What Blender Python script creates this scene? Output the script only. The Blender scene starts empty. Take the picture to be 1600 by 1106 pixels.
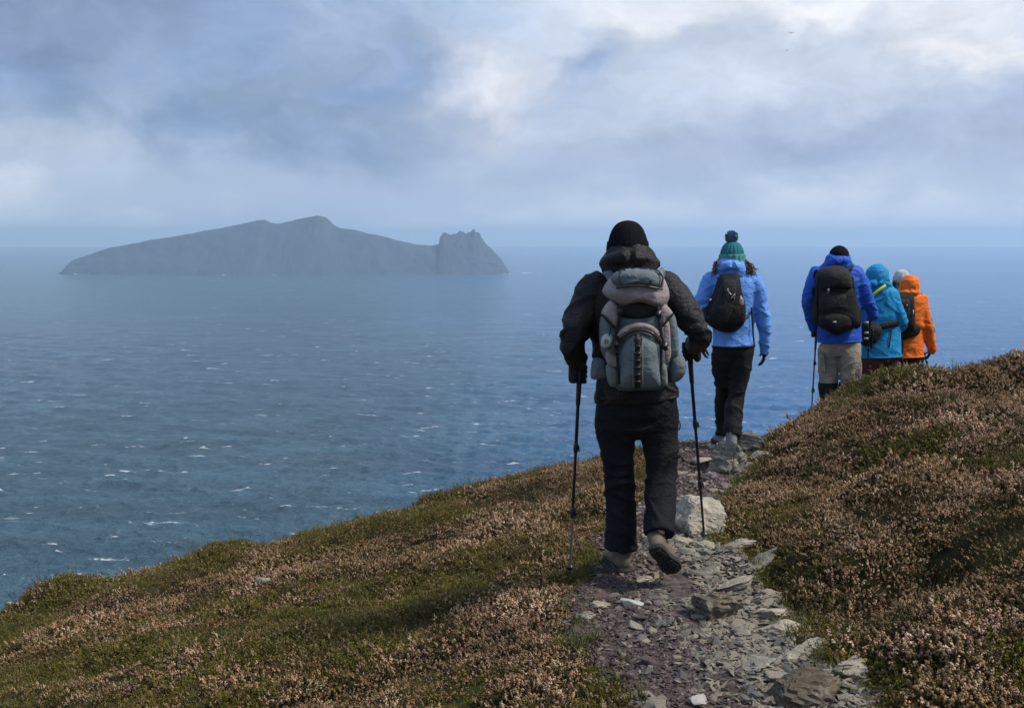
import bpy, bmesh, math, random
import numpy as np
from mathutils import Vector, Matrix

SC = bpy.context.scene
COL = SC.collection
R = math.radians

# ------------------------------------------------------------------ camera
F_PX = 1716.0                      # focal length in pixels of a 1600 px wide frame
HORIZ = 373.5                      # photo row of eye level; the sea's edge lies a little below it
PITCH = math.atan((553 - HORIZ) / F_PX)
cam_d = bpy.data.cameras.new('camera')
cam = bpy.data.objects.new('camera', cam_d)
COL.objects.link(cam)
cam_d.sensor_width = 36.0
cam_d.lens = 36.0 * F_PX / 1600.0
cam_d.clip_start = 0.1
cam_d.clip_end = 120000.0
cam.location = (0, 0, 0)
cam.rotation_euler = (R(90) - PITCH, 0, 0)
SC.camera = cam
SEA = -80.0

# ------------------------------------------------------------------ render settings
SC.view_settings.view_transform = 'Standard'
SC.view_settings.look = 'None'
SC.view_settings.exposure = 0.0
SC.view_settings.gamma = 1.0
SC.view_settings.use_curve_mapping = False
SC.render.engine = 'CYCLES'
SC.cycles.max_bounces = 6
SC.cycles.diffuse_bounces = 3
SC.cycles.glossy_bounces = 3
SC.cycles.transparent_max_bounces = 8
SC.cycles.volume_bounces = 1
SC.cycles.use_denoising = True
try:
    SC.cycles.denoiser = 'OPENIMAGEDENOISE'
    SC.cycles.denoising_input_passes = 'RGB_ALBEDO_NORMAL'
    SC.cycles.denoising_prefilter = 'ACCURATE'
except Exception:
    pass

# ------------------------------------------------------------------ node helpers
def lin(r, g, b):
    f = lambda c: (c / 255 / 12.92) if c <= 10.3 else (((c / 255) + 0.055) / 1.055) ** 2.4
    return (f(r), f(g), f(b), 1.0)

class NT:
    """Small wrapper that makes node trees short to write."""
    def __init__(self, tree):
        self.t = tree
        tree.nodes.clear()
    def n(self, kind, **kw):
        nd = self.t.nodes.new(kind)
        for k, v in kw.items():
            setattr(nd, k, v)
        return nd
    def l(self, a, b):
        self.t.links.new(a, b)
    def put(self, sock, v):
        if hasattr(v, 'is_output') or isinstance(v, bpy.types.NodeSocket):
            self.l(v, sock)
        else:
            sock.default_value = v
    def math(self, op, a, b=None, c=None, clamp=False):
        nd = self.n('ShaderNodeMath', operation=op, use_clamp=clamp)
        self.put(nd.inputs[0], a)
        if b is not None: self.put(nd.inputs[1], b)
        if c is not None: self.put(nd.inputs[2], c)
        return nd.outputs[0]
    def vmath(self, op, a, b=None):
        nd = self.n('ShaderNodeVectorMath', operation=op)
        self.put(nd.inputs[0], a)
        if b is not None: self.put(nd.inputs[1], b)
        return nd.outputs['Value' if op in ('LENGTH', 'DOT_PRODUCT', 'DISTANCE') else 'Vector']
    def mix(self, fac, a, b, blend='MIX'):
        nd = self.n('ShaderNodeMix', data_type='RGBA', blend_type=blend)
        self.put(nd.inputs[0], fac)
        self.put(nd.inputs[6], a)
        self.put(nd.inputs[7], b)
        return nd.outputs[2]
    def noise(self, vec, scale, detail=4.0, rough=0.55, dist=0.0, out='Fac'):
        nd = self.n('ShaderNodeTexNoise')
        if vec is not None: self.l(vec, nd.inputs['Vector'])
        nd.inputs['Scale'].default_value = scale
        nd.inputs['Detail'].default_value = detail
        nd.inputs['Roughness'].default_value = rough
        nd.inputs['Distortion'].default_value = dist
        return nd.outputs[out]
    def ramp(self, fac, stops, interp='LINEAR'):
        nd = self.n('ShaderNodeValToRGB')
        nd.color_ramp.interpolation = interp
        els = nd.color_ramp.elements
        while len(els) < len(stops): els.new(0.5)
        for e, (p, c) in zip(els, stops):
            e.position = p
            e.color = c if len(c) == 4 else (*c, 1)
        self.l(fac, nd.inputs[0])
        return nd.outputs[0]
    def maprange(self, v, a, b, c=0.0, d=1.0, smooth=True):
        nd = self.n('ShaderNodeMapRange', interpolation_type='SMOOTHSTEP' if smooth else 'LINEAR')
        self.put(nd.inputs[0], v)
        for i, x in zip((1, 2, 3, 4), (a, b, c, d)):
            nd.inputs[i].default_value = x
        return nd.outputs[0]
    def mapping(self, vec, scale=(1, 1, 1), rot=(0, 0, 0), loc=(0, 0, 0)):
        nd = self.n('ShaderNodeMapping')
        self.l(vec, nd.inputs[0])
        nd.inputs['Location'].default_value = loc
        nd.inputs['Rotation'].default_value = rot
        nd.inputs['Scale'].default_value = scale
        return nd.outputs[0]

# ------------------------------------------------------------------ world: cloudy Atlantic sky
SUN_EL, SUN_AZ = R(50), R(102)      # azimuth measured from the view direction (+Y) towards +X
world = bpy.data.worlds.new('World')
SC.world = world
world.use_nodes = True
w = NT(world.node_tree)
geo = w.n('ShaderNodeTexCoord').outputs['Generated']
sky = w.n('ShaderNodeTexSky', sky_type='NISHITA', sun_disc=False)
sky.sun_elevation = SUN_EL
sky.sun_rotation = SUN_AZ
sep = w.n('ShaderNodeSeparateXYZ'); w.l(geo, sep.inputs[0])
X, Y, Z = sep.outputs
# cloud billows: domain-warped noise on the direction, flattened so that banks lie level
flat = w.mapping(geo, scale=(1, 1, 1.7))
warp1 = w.noise(flat, 3.2, 5, 0.56, 0.0, 'Color')
warp2 = w.noise(flat, 12.0, 6, 0.58, 0.0, 'Color')
wv = w.vmath('ADD', w.vmath('MULTIPLY', w.vmath('SUBTRACT', warp1, (0.5, 0.5, 0.5)), (0.22, 0.22, 0.13)),
             w.vmath('MULTIPLY', w.vmath('SUBTRACT', warp2, (0.5, 0.5, 0.5)), (0.10, 0.10, 0.085)))
wd = w.vmath('ADD', geo, wv)
sw = w.n('ShaderNodeSeparateXYZ'); w.l(wd, sw.inputs[0])
az = w.math('ARCTAN2', sw.outputs[0], sw.outputs[1])
el = w.math('ARCSINE', w.math('MINIMUM', w.math('MAXIMUM', sw.outputs[2], -0.999), 0.999))
BASE = [(-0.02, (222, 228, 240)), (0.012, (218, 226, 239)), (0.035, (190, 204, 226)), (0.065, (180, 195, 220)), (0.095, (160, 178, 209)), (0.14, (148, 169, 203)),
        (0.22, (168, 186, 213)), (0.45, (162, 180, 208)), (0.9, (150, 172, 205)), (1.0, (148, 170, 204))]
base = w.ramp(w.maprange(el, -0.02, 0.98, 0, 1, False),
              [((p + 0.02) / 1.02, lin(*c)) for p, c in BASE])
col = base
n1 = w.noise(w.vmath('ADD', flat, w.vmath('SCALE', wv)), 5.0, 7, 0.55)
def blob(c, px, py, rx, ry, rgb, amt=1.0):
    """A cloud mass centred on a direction of the photograph's sky."""
    a0, e0 = math.atan((px - 800) / F_PX), (HORIZ + 3 - py) / F_PX
    u = w.math('DIVIDE', w.math('SUBTRACT', az, a0), rx / F_PX)
    v = w.math('DIVIDE', w.math('SUBTRACT', el, e0), ry / F_PX)
    d2 = w.math('ADD', w.math('MULTIPLY', u, u), w.math('MULTIPLY', v, v))
    g = w.math('POWER', 2.7183, w.math('MULTIPLY', d2, -1.0))
    return w.mix(w.math('MULTIPLY', g, amt), c, lin(*rgb))
for a in [
    (60, 20, 330, 70, (120, 141, 180), .9), (120, 130, 330, 90, (130, 150, 186), .95),
    (440, 150, 260, 85, (128, 157, 196), 1), (560, 120, 160, 75, (130, 157, 199), .95), (300, 190, 420, 52, (126, 152, 188), .9),
    (60, 262, 190, 42, (186, 200, 218), .8), (520, 300, 330, 50, (178, 195, 222), .8),
    (900, 260, 330, 40, (172, 188, 216), .7), (1250, 235, 420, 46, (150, 168, 203), .9), (1500, 250, 260, 40, (160, 177, 208), .6),
    (1150, 150, 300, 75, (214, 224, 240), .9), (900, 200, 200, 40, (190, 204, 224), .7),
    (760, 135, 80, 58, (236, 238, 247), 1), (800, 60, 110, 50, (196, 212, 235), .8), (880, 85, 90, 35, (222, 232, 246), .75),
    (1000, 45, 85, 28, (255, 255, 255), 1), (1100, 25, 260, 40, (232, 238, 248), .85), (1240, 40, 110, 28, (252, 254, 255), .95),
    (1480, 50, 240, 75, (234, 239, 249), .95), (1560, 125, 120, 30, (254, 254, 255), .95), (1420, 160, 200, 40, (206, 217, 235), .6),
    (900, 112, 52, 30, (150, 170, 208), .95), (890, 160, 80, 26, (168, 186, 219), .5),
    (680, 40, 120, 40, (160, 188, 222), .5)]:
    col = blob(col, *a)
# puffs and rents everywhere, fainter near the horizon
hi = w.maprange(Z, 0.01, 0.10)
puff = w.maprange(n1, 0.40, 0.72)
col = w.mix(w.math('MULTIPLY', w.math('MULTIPLY', puff, hi), 0.34), col, lin(214, 224, 240))
rent = w.maprange(w.noise(w.mapping(w.vmath('ADD', flat, wv), loc=(3.1, 1.7, 0.4)), 4.2, 6, 0.55), 0.50, 0.78)
col = w.mix(w.math('MULTIPLY', w.math('MULTIPLY', rent, hi), 0.26), col, lin(132, 156, 196))
# finer ragged texture over the whole cloud deck
rag = w.noise(w.mapping(w.vmath('ADD', flat, w.vmath('SCALE', wv)), loc=(1.3, 4.4, 2.0)), 13.0, 8, 0.60, 0.3)
gain = w.math('ADD', 1.0, w.math('MULTIPLY', w.math('MULTIPLY', w.math('SUBTRACT', rag, 0.5), hi), 0.70))
gv = w.n('ShaderNodeCombineXYZ')
for i_ in range(3): w.l(gain, gv.inputs[i_])
col = w.vmath('MULTIPLY', col, gv.outputs[0])
# a few thin places let the clear sky through
hole = w.maprange(w.noise(w.mapping(w.vmath('ADD', flat, wv), loc=(7.3, 2.2, 5.0)), 2.1, 5, 0.5), 0.60, 0.80)
cover = w.math('SUBTRACT', 1.0, w.math('MULTIPLY', w.math('MULTIPLY', hole, hi), 0.22))
lit = w.vmath('MULTIPLY', col, (10.6, 10.5, 10.4))
final = w.mix(cover, sky.outputs[0], lit)
bg = w.n('ShaderNodeBackground')
bg.inputs['Strength'].default_value = 0.1
w.l(final, bg.inputs['Color'])
wo = w.n('ShaderNodeOutputWorld')
w.l(bg.outputs[0], wo.inputs['Surface'])
world.cycles.sampling_method = 'MANUAL'
world.cycles.sample_map_resolution = 512

# ------------------------------------------------------------------ sun through thin cloud
sun_d = bpy.data.lights.new('sun', 'SUN')
sun_d.energy = 4.4
sun_d.angle = R(13.0)
sun_d.color = (1.0, 0.92, 0.80)
sun = bpy.data.objects.new('sun', sun_d)
COL.objects.link(sun)
to_sun = Vector((math.sin(SUN_AZ) * math.cos(SUN_EL), math.cos(SUN_AZ) * math.cos(SUN_EL), math.sin(SUN_EL)))
sun.rotation_euler = to_sun.to_track_quat('Z', 'Y').to_euler()
sun.location = to_sun * 60

# ------------------------------------------------------------------ geometry helpers
CP, SP = math.cos(PITCH), math.sin(PITCH)
def P(px, py, y):
    """World point seen at a photograph pixel, at a given distance ahead."""
    rx, ru = (px - 800) / F_PX, (553 - py) / F_PX
    d = Vector((rx, CP + ru * SP, -SP + ru * CP))
    return d * (y / d.y)

def tag(o, label=None, cat=None, group=None, kind=None):
    if label: o['label'] = label
    if cat: o['category'] = cat
    if group: o['group'] = group
    if kind: o['kind'] = kind
    return o

def mesh_obj(name, verts, faces, mat=None, parent=None, smooth=True, origin=None):
    me = bpy.data.meshes.new(name)
    v = np.asarray(verts, dtype=np.float64)
    if origin is not None:
        v = v - np.asarray(origin, dtype=np.float64)
    me.from_pydata(v.tolist(), [], faces if isinstance(faces, list) else np.asarray(faces).tolist())
    me.polygons.foreach_set('use_smooth', [smooth] * len(me.polygons))
    if mat is not None: me.materials.append(mat)
    me.update()
    o = bpy.data.objects.new(name, me)
    if origin is not None: o.location = origin
    COL.objects.link(o)
    if parent is not None:
        o.parent = parent
    return o

def grid_faces(nr, nc, wrap=False):
    i = np.arange(nr - 1)[:, None]; j = np.arange(nc if wrap else nc - 1)[None, :]
    j2 = (j + 1) % nc
    return np.stack([i * nc + j, i * nc + j2, (i + 1) * nc + j2, (i + 1) * nc + j], -1).reshape(-1, 4)

def float_attr(me, name, vals, domain='POINT'):
    a = me.attributes.new(name, 'FLOAT', domain)
    a.data.foreach_set('value', np.asarray(vals, dtype=np.float32))

def _hash(ix, iy, iz):
    h = (ix * 374761393 + iy * 668265263 + iz * 2147483647 + 1274126177) & 0xFFFFFFFF
    h = ((h ^ (h >> 13)) * 1274126177) & 0xFFFFFFFF
    h = ((h ^ (h >> 16)) * 2246822519) & 0xFFFFFFFF
    return ((h ^ (h >> 15)) & 0xFFFFFF) / float(0xFFFFFF)

def vnoise(p):
    """Smooth value noise, -1..1, for an (n,3) array."""
    p = np.asarray(p, dtype=np.float64)
    i = np.floor(p).astype(np.int64); f = p - i
    f = f * f * f * (f * (f * 6 - 15) + 10)
    out = 0
    for dx in (0, 1):
        wx = f[:, 0] if dx else 1 - f[:, 0]
        for dy in (0, 1):
            wy = f[:, 1] if dy else 1 - f[:, 1]
            for dz in (0, 1):
                wz = f[:, 2] if dz else 1 - f[:, 2]
                out = out + wx * wy * wz * _hash(i[:, 0] + dx, i[:, 1] + dy, i[:, 2] + dz)
    return out * 2 - 1

def fbm(p, octaves=4, gain=0.5):
    p = np.asarray(p, dtype=np.float64)
    a, s, t = 1.0, 0, 0
    for o in range(octaves):
        s = s + a * vnoise(p * (2.03 ** o) + 17.3 * o); t += a; a *= gain
    return s / t

def smooth01(x, a, b):
    t = np.clip((x - a) / (b - a), 0, 1)
    return t * t * (3 - 2 * t)

# ------------------------------------------------------------------ material helpers
def material(name):
    m = bpy.data.materials.new(name)
    m.use_nodes = True
    nt = NT(m.node_tree)
    out = nt.n('ShaderNodeOutputMaterial')
    b = nt.n('ShaderNodeBsdfPrincipled')
    nt.l(b.outputs[0], out.inputs[0])
    return m, nt, b, out

def bump(nt, b, height, strength=0.5, dist=0.01):
    nd = nt.n('ShaderNodeBump')
    nd.inputs['Strength'].default_value = strength
    nd.inputs['Distance'].default_value = dist
    nt.l(height, nd.inputs['Height'])
    nt.l(nd.outputs[0], b.inputs['Normal'])
    return nd

def cloth(name, rgb, rough=0.75, weave=900, var=0.18, sheen=0.0, fold=35, fold_s=0.25, spec=0.3):
    m, nt, b, _ = material(name)
    oc = nt.n('ShaderNodeTexCoord').outputs['Object']
    big = nt.noise(oc, 9, 4, 0.6)
    fine = nt.noise(oc, weave, 2, 0.5)
    c = nt.mix(nt.maprange(big, 0.3, 0.7), tuple(x * (1 - var) for x in rgb) + (1,), tuple(min(1, x * (1 + var)) for x in rgb) + (1,))
    c = nt.mix(nt.math('MULTIPLY', fine, 0.25), c, (*[x * 0.6 for x in rgb], 1))
    nt.l(c, b.inputs['Base Color'])
    b.inputs['Roughness'].default_value = rough
    b.inputs['Specular IOR Level'].default_value = spec
    if sheen: b.inputs['Sheen Weight'].default_value = sheen
    fo = nt.noise(nt.mapping(oc, scale=(1, 1, 1.6)), fold, 3, 0.55, 0.4)
    h = nt.math('ADD', nt.math('MULTIPLY', fo, 1.0), nt.math('MULTIPLY', fine, 0.05))
    bump(nt, b, h, fold_s, 0.02)
    return m

def plain(name, rgb, rough=0.5, metal=0.0, var=0.15, scale=40, bs=0.15, spec=0.5):
    m, nt, b, _ = material(name)
    oc = nt.n('ShaderNodeTexCoord').outputs['Object']
    f = nt.noise(oc, scale, 4, 0.6)
    c = nt.mix(f, (*[x * (1 - var) for x in rgb], 1), (*[min(1, x * (1 + var)) for x in rgb], 1))
    nt.l(c, b.inputs['Base Color'])
    b.inputs['Roughness'].default_value = rough
    b.inputs['Metallic'].default_value = metal
    b.inputs['Specular IOR Level'].default_value = spec
    bump(nt, b, f, bs, 0.004)
    return m
# ================================================================== the sea
def build_sea():
    rng = np.random.default_rng(5)
    a_in = np.linspace(R(-33), R(33), 680)
    a_out = np.linspace(R(33), R(327), 74)[1:-1]
    ang = np.concatenate([a_in, a_out])
    inv = np.linspace(1 / 190.0, 1 / 7000.0, 560)
    rad = np.concatenate([np.array([30, 70, 110, 150, 175.0]), 1 / inv, np.array([9000, 12000.0])])
    dr = np.gradient(rad)
    A, Rr = np.meshgrid(ang, rad)
    X = (Rr * np.sin(A)).ravel(); Y = (Rr * np.cos(A)).ravel()
    D = np.repeat(dr, len(ang))
    daz = np.concatenate([np.full(len(a_in), a_in[1] - a_in[0]), np.full(len(a_out), 0.07)])
    D = np.maximum(D * 0.8, (Rr * daz[None, :]).ravel())
    Zz = np.zeros_like(X); DX = np.zeros_like(X); DY = np.zeros_like(X); crest = np.zeros_like(X)
    wind = R(200)                     # waves run towards the camera, a little from the right
    n = 72
    lam = np.geomspace(1.5, 34, n)
    for k in range(n):
        L = lam[k]
        th = wind + rng.normal(0, 0.42 + 0.25 * (L < 12))
        kx, ky = math.sin(th), math.cos(th)
        kk = 2 * math.pi / L
        amp = 0.0225 * L ** 0.46 * rng.uniform(0.6, 1.4) * math.exp(-(L / 45) ** 3)
        wgt = smooth01(L / D, 1.6, 3.2)
        ph = kk * (kx * X + ky * Y) + rng.uniform(0, 6.283)
        s, c = np.sin(ph), np.cos(ph)
        Zz += wgt * amp * c
        DX -= wgt * amp * 1.1 * kx * s; DY -= wgt * amp * 1.1 * ky * s
        crest += wgt * amp * kk * c
    V = np.stack([X + DX, Y + DY, SEA + Zz], 1)
    F = grid_faces(len(rad), len(ang), True)
    # close the disc under the cliff
    V = np.vstack([V, [[0, 0, SEA]]])
    c0 = len(V) - 1
    faces = F.tolist() + [[c0, (j + 1) % len(ang), j] for j in range(len(ang))]
    o = mesh_obj('sea', V, [f[::-1] for f in faces], MAT_SEA)
    float_attr(o.data, 'crest', np.append(crest, 0))
    tag(o, 'choppy blue grey ocean with scattered whitecaps below the headland', kind='structure')
    return o

def sea_material():
    m, nt, b, _ = material('sea_water')
    pos = nt.n('ShaderNodeNewGeometry').outputs['Position']
    # cloud shade (left) and sunlit blue (right) painted into the water colour, noise-edged
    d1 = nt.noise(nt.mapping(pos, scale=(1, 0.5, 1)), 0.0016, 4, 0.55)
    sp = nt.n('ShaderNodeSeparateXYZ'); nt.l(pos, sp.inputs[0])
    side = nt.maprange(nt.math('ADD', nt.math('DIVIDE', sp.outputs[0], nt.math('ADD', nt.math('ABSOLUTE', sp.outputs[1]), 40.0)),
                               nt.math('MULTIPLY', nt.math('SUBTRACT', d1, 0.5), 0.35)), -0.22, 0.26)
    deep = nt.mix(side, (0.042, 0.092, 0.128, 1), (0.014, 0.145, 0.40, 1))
    streak = nt.noise(nt.mapping(pos, rot=(0, 0, 0.3), scale=(0.35, 1.3, 1)), 0.045, 5, 0.62, 0.4)
    deep = nt.mix(nt.maprange(streak, 0.35, 0.70), nt.mix(0.35, deep, (0.006, 0.02, 0.035, 1)), nt.mix(0.30, deep, (0.06, 0.15, 0.21, 1)))
    # foam: breaking crests, each torn by finer noise, plus thin trails of spent foam
    tear = nt.noise(nt.mapping(pos, rot=(0, 0, 0.25), scale=(0.5, 1.0, 1.0)), 0.55, 5, 0.7, 0.5)
    n1 = nt.noise(nt.mapping(pos, rot=(0, 0, 0.34), scale=(0.30, 1.0, 0.2)), 0.19, 3, 0.5, 0.35)
    at = nt.n('ShaderNodeAttribute', attribute_name='crest').outputs['Fac']
    caps = nt.math('ADD', n1, nt.math('MULTIPLY', at, 0.16))
    caps = nt.math('ADD', caps, nt.math('MULTIPLY', nt.math('SUBTRACT', tear, 0.5), 0.42))
    caps = nt.maprange(caps, 0.675, 0.775)
    trail = nt.noise(nt.mapping(pos, rot=(0, 0, 0.42), scale=(0.16, 1.0, 0.2)), 0.16, 6, 0.66, 0.8)
    patch = nt.noise(pos, 0.019, 3, 0.5)
    trail = nt.math('MULTIPLY', nt.maprange(trail, 0.60, 0.76), nt.maprange(patch, 0.46, 0.62))
    trail = nt.math('MULTIPLY', trail, nt.maprange(tear, 0.42, 0.68))
    foam = nt.math('MAXIMUM', nt.math('MULTIPLY', caps, 0.72), nt.math('MULTIPLY', trail, 0.50))
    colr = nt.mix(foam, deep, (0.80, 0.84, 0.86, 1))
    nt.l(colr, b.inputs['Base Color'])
    nt.l(nt.maprange(foam, 0, 1, 0.16, 0.8, False), b.inputs['Roughness'])
    b.inputs['IOR'].default_value = 1.333
    b.inputs['Specular IOR Level'].default_value = 0.42
    r1 = nt.noise(nt.mapping(pos, rot=(0, 0, 0.3), scale=(0.55, 1, 1)), 0.42, 5, 0.62, 0.3)
    r2 = nt.noise(nt.mapping(pos, rot=(0, 0, 0.2), scale=(0.4, 1, 1)), 0.055, 4, 0.6, 0.3)
    r3 = nt.noise(nt.mapping(pos, rot=(0, 0, 0.35), scale=(0.6, 1, 1)), 1.3, 3, 0.6, 0.3)
    h = nt.math('ADD', nt.math('ADD', nt.math('MULTIPLY', r1, 1.0), nt.math('MULTIPLY', r3, 0.30)), nt.math('MULTIPLY', r2, 3.6))
    bump(nt, b, h, 1.0, 2.1)
    return m
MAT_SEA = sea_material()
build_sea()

# ================================================================== the island
def build_island():
    prof = [(96, 428), (108, 419), (116, 405), (150, 394), (180, 385), (225, 376), (300, 363), (345, 355), (385, 347), (405, 343), (417, 342), (426, 347),
            (436, 348), (460, 343), (480, 338), (500, 335), (512, 338), (524, 350), (532, 354), (560, 358), (575, 362), (590, 365), (620, 373), (650, 379),
            (675, 381), (686, 379), (690, 366), (697, 362), (706, 364), (716, 363), (722, 361), (732, 363), (741, 360), (750, 362), (756, 374), (762, 382),
            (771, 390), (776, 394), (786, 408), (792, 420), (800, 428)]
    D = 2620.0
    pts = [P(a, b_, D) for a, b_ in prof]
    xs = np.array([p.x for p in pts]); hs = np.array([max(0, p.z - SEA) for p in pts])
    hs = hs - hs[0] * (1 - (xs - xs[0]) / (xs[-1] - xs[0])) - hs[-1] * (xs - xs[0]) / (xs[-1] - xs[0])
    nx, ny = 420, 64
    gx = np.linspace(xs[0] - 25, xs[-1] + 25, nx)
    H = np.interp(gx, xs, np.maximum(hs, 0), left=-12, right=-12)
    t = np.linspace(-1, 1, ny)
    GX, T = np.meshgrid(gx, t, indexing='ij')
    HH = np.repeat(H[:, None], ny, 1)
    endtaper = np.clip(np.minimum(gx - gx[0], gx[-1] - gx) / 160, 0.05, 1) ** 0.6
    half = (120 + 20 * np.sin(gx / 130)) * endtaper
    at = np.abs(T)
    # grassy upper slope that breaks into cliffs above the water
    shape = np.where(at < 0.72, 1 - 0.62 * (at / 0.72) ** 1.25, 0.38 * (1 - ((at - 0.72) / 0.28)) ** 0.8)
    Yy = D - 20 + T * half[:, None] + 14 * fbm(np.stack([GX.ravel() / 60, T.ravel() * 2, 0 * T.ravel()], 1), 4).reshape(GX.shape)
    pp = np.stack([GX.ravel() / 34, Yy.ravel() / 34, HH.ravel() * 0], 1)
    gully = fbm(pp, 5).reshape(GX.shape)
    Zz = HH * shape + gully * (2 + 14 * at * (1 - at) * 2) * np.clip(HH / 60, 0, 1)
    spiky = smooth01(gx, xs[25] - 3, xs[26]) * smooth01(-gx, -xs[-1], -xs[-1] + 20)
    Zz += (spiky * 13)[:, None] * (np.abs(fbm(pp * 3.0, 3)).reshape(GX.shape) - 0.12) * (at < 0.5)
    V = np.stack([GX.ravel(), Yy.ravel(), SEA - 3 + Zz.ravel()], 1)
    m, nt, b, _ = material('haze_tinted_turf_and_rock')
    g = nt.n('ShaderNodeNewGeometry')
    nz = nt.n('ShaderNodeSeparateXYZ'); nt.l(g.outputs['Normal'], nz.inputs[0])
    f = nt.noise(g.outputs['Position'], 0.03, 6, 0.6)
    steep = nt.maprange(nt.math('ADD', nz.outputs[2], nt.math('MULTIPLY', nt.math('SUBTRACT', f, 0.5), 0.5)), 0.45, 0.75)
    c = nt.mix(steep, nt.mix(f, (0.030, 0.050, 0.085, 1), (0.060, 0.085, 0.125, 1)), nt.mix(f, (0.024, 0.044, 0.070, 1), (0.045, 0.070, 0.10, 1)))  # turf and rock tinted blue: distance haze painted into the base colour
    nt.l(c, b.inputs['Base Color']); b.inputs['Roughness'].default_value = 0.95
    bump(nt, b, f, 0.6, 6.0)
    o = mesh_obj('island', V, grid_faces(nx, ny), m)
    tag(o, 'hazy blue island with a humped ridge and a craggy eastern end', 'island')
    # broken white surf at the foot of the cliffs
    rng = np.random.default_rng(3)
    sv, sf = [], []
    front = D - 20 - half
    for k in range(26):
        if k < 14: x0 = xs[-1] + rng.uniform(-30, 75)
        else: x0 = rng.uniform(xs[0], xs[-1])
        yb = np.interp(x0, gx, front) - rng.uniform(2, 14)
        if x0 > xs[-1]: yb = D - 30 + rng.uniform(-20, 10)
        L, wd, ht = rng.uniform(5, 20), rng.uniform(2, 5), rng.uniform(0.4, 1.5)
        n = 9; b0 = len(sv)
        for i in range(n):
            u = i / (n - 1); e = math.sin(math.pi * u) ** 0.6
            j = rng.uniform(-1, 1)
            sv += [(x0 + (u - 0.5) * L, yb - wd * e + j, SEA - 0.8), (x0 + (u - 0.5) * L, yb + j, SEA + ht * e * rng.uniform(0.5, 1.1) - 0.4),
                   (x0 + (u - 0.5) * L, yb + wd * e + j, SEA - 0.8)]
        for i in range(n - 1):
            for q in (0, 1):
                a = b0 + i * 3 + q
                sf.append([a, a + 3, a + 4, a + 1])
    s = mesh_obj('surf', sv, sf, plain('white_surf', (0.75, 0.8, 0.82), 0.9))
    tag(s, 'broken white surf along the foot of the hazy island', kind='stuff')
build_island()

# ================================================================== the headland
CTRL_PX = [
    # trodden path
    (1175, 1106, 4.0), (1080, 960, 5.04), (1075, 895, 5.7), (1000, 895, 5.7), (1040, 850, 6.24), (1080, 790, 7.2), (1130, 700, 9.2),
    (990, 1106, 4.0), (905, 960, 5.04), (925, 895, 5.7), (935, 850, 6.24), (1005, 790, 7.2), (1070, 700, 9.2),
    # seaward slope
    (700, 1106, 4.3), (350, 1106, 4.9), (0, 1106, 5.5), (700, 964, 5.6), (350, 964, 6.6), (0, 985, 7.5),
    (0, 952, 8.2), (50, 925, 8.3), (85, 916, 8.4), (170, 920, 8.4), (250, 892, 8.5), (330, 862, 8.6), (450, 836, 8.7), (560, 802, 8.8), (650, 781, 8.9), (770, 746, 9.0), (900, 719, 9.2),
    (940, 707, 9.3), (1070, 690, 9.9), (1190, 684, 10.2), (800, 850, 6.7), (600, 870, 7.3), (850, 790, 7.6), (400, 905, 7.4),
    # landward bank
    (1380, 1106, 4.0), (1240, 975, 5.0), (1200, 910, 5.6), (1130, 850, 6.3), (1120, 810, 6.9), (1140, 760, 7.8), (1170, 720, 8.8), (1200, 692, 9.4),
    (1450, 1050, 4.1), (1600, 1106, 3.8), (1600, 960, 4.3), (1400, 900, 5.15), (1260, 830, 5.8), (1350, 800, 5.95), (1600, 850, 5.0), (1600, 750, 6.0),
    (1600, 650, 7.5), (1600, 602, 9.0), (1400, 750, 6.8), (1400, 650, 8.3), (1400, 588, 9.8), (1470, 577, 9.7), (1530, 565, 9.5), (1300, 618, 9.7), (1262, 648, 9.6),
    (1300, 700, 8.3), (1250, 700, 8.8), (1220, 760, 7.4), (1300, 780, 6.6)]
CTRL_W = [(a_, b_, c_ - (385 - HORIZ) / F_PX * b_) for a_, b_, c_ in [
    (-3.5, 11, -4.3), (-1.5, 11.3, -3.7), (0, 11.5, -3.2), (1.5, 12, -2.75), (2.5, 12, -2.35), (3.0, 12, -2.08), (3.5, 12, -1.80), (4.3, 12.7, -1.90), (4.95, 13.5, -2.0), (5.5, 14.5, -2.1),
    (5, 11.5, -1.62), (6, 10, -0.75), (7, 12, -1.25), (8, 10, -.4), (8, 5, -.3), (4, 4, -.95), (3, 2, -1.2), (.9, 2, -1.68), (.9, 0, -1.66), (-1, 2, -1.95), (-3, 3, -2.4), (-5, 5, -3.0), (-6, 8, -3.5),
    (-8, 6, -4), (-6, 10, -4.5), (8, 14, -1.6), (6, 18, -4), (2, 18, -7), (-4, 15, -7.5), (0, -4, -1.6), (6, -4, -.6), (-6, -4, -2.9), (3.2, 13.6, -2.7)]]
_c = np.array([tuple(P(*c)) for c in CTRL_PX] + CTRL_W)
def _tps_fit(c, lam=0.002):
    n = len(c); d = np.hypot(c[:, None, 0] - c[None, :, 0], c[:, None, 1] - c[None, :, 1])
    K = np.where(d > 0, d * d * np.log(d + 1e-12), 0) + lam * np.eye(n)
    Pm = np.c_[np.ones(n), c[:, :2]]
    M = np.block([[K, Pm], [Pm.T, np.zeros((3, 3))]])
    return np.linalg.solve(M, np.r_[c[:, 2], 0, 0, 0])
_tw = _tps_fit(_c)
def _tps(x, y):
    out = np.zeros_like(x)
    for s in range(0, len(x), 20000):
        xx, yy = x[s:s + 20000], y[s:s + 20000]
        d = np.hypot(xx[:, None] - _c[None, :, 0], yy[:, None] - _c[None, :, 1])
        out[s:s + 20000] = (d * d * np.log(d + 1e-12)) @ _tw[:-3] + _tw[-3] + _tw[-2] * xx + _tw[-1] * yy
    return out
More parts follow.
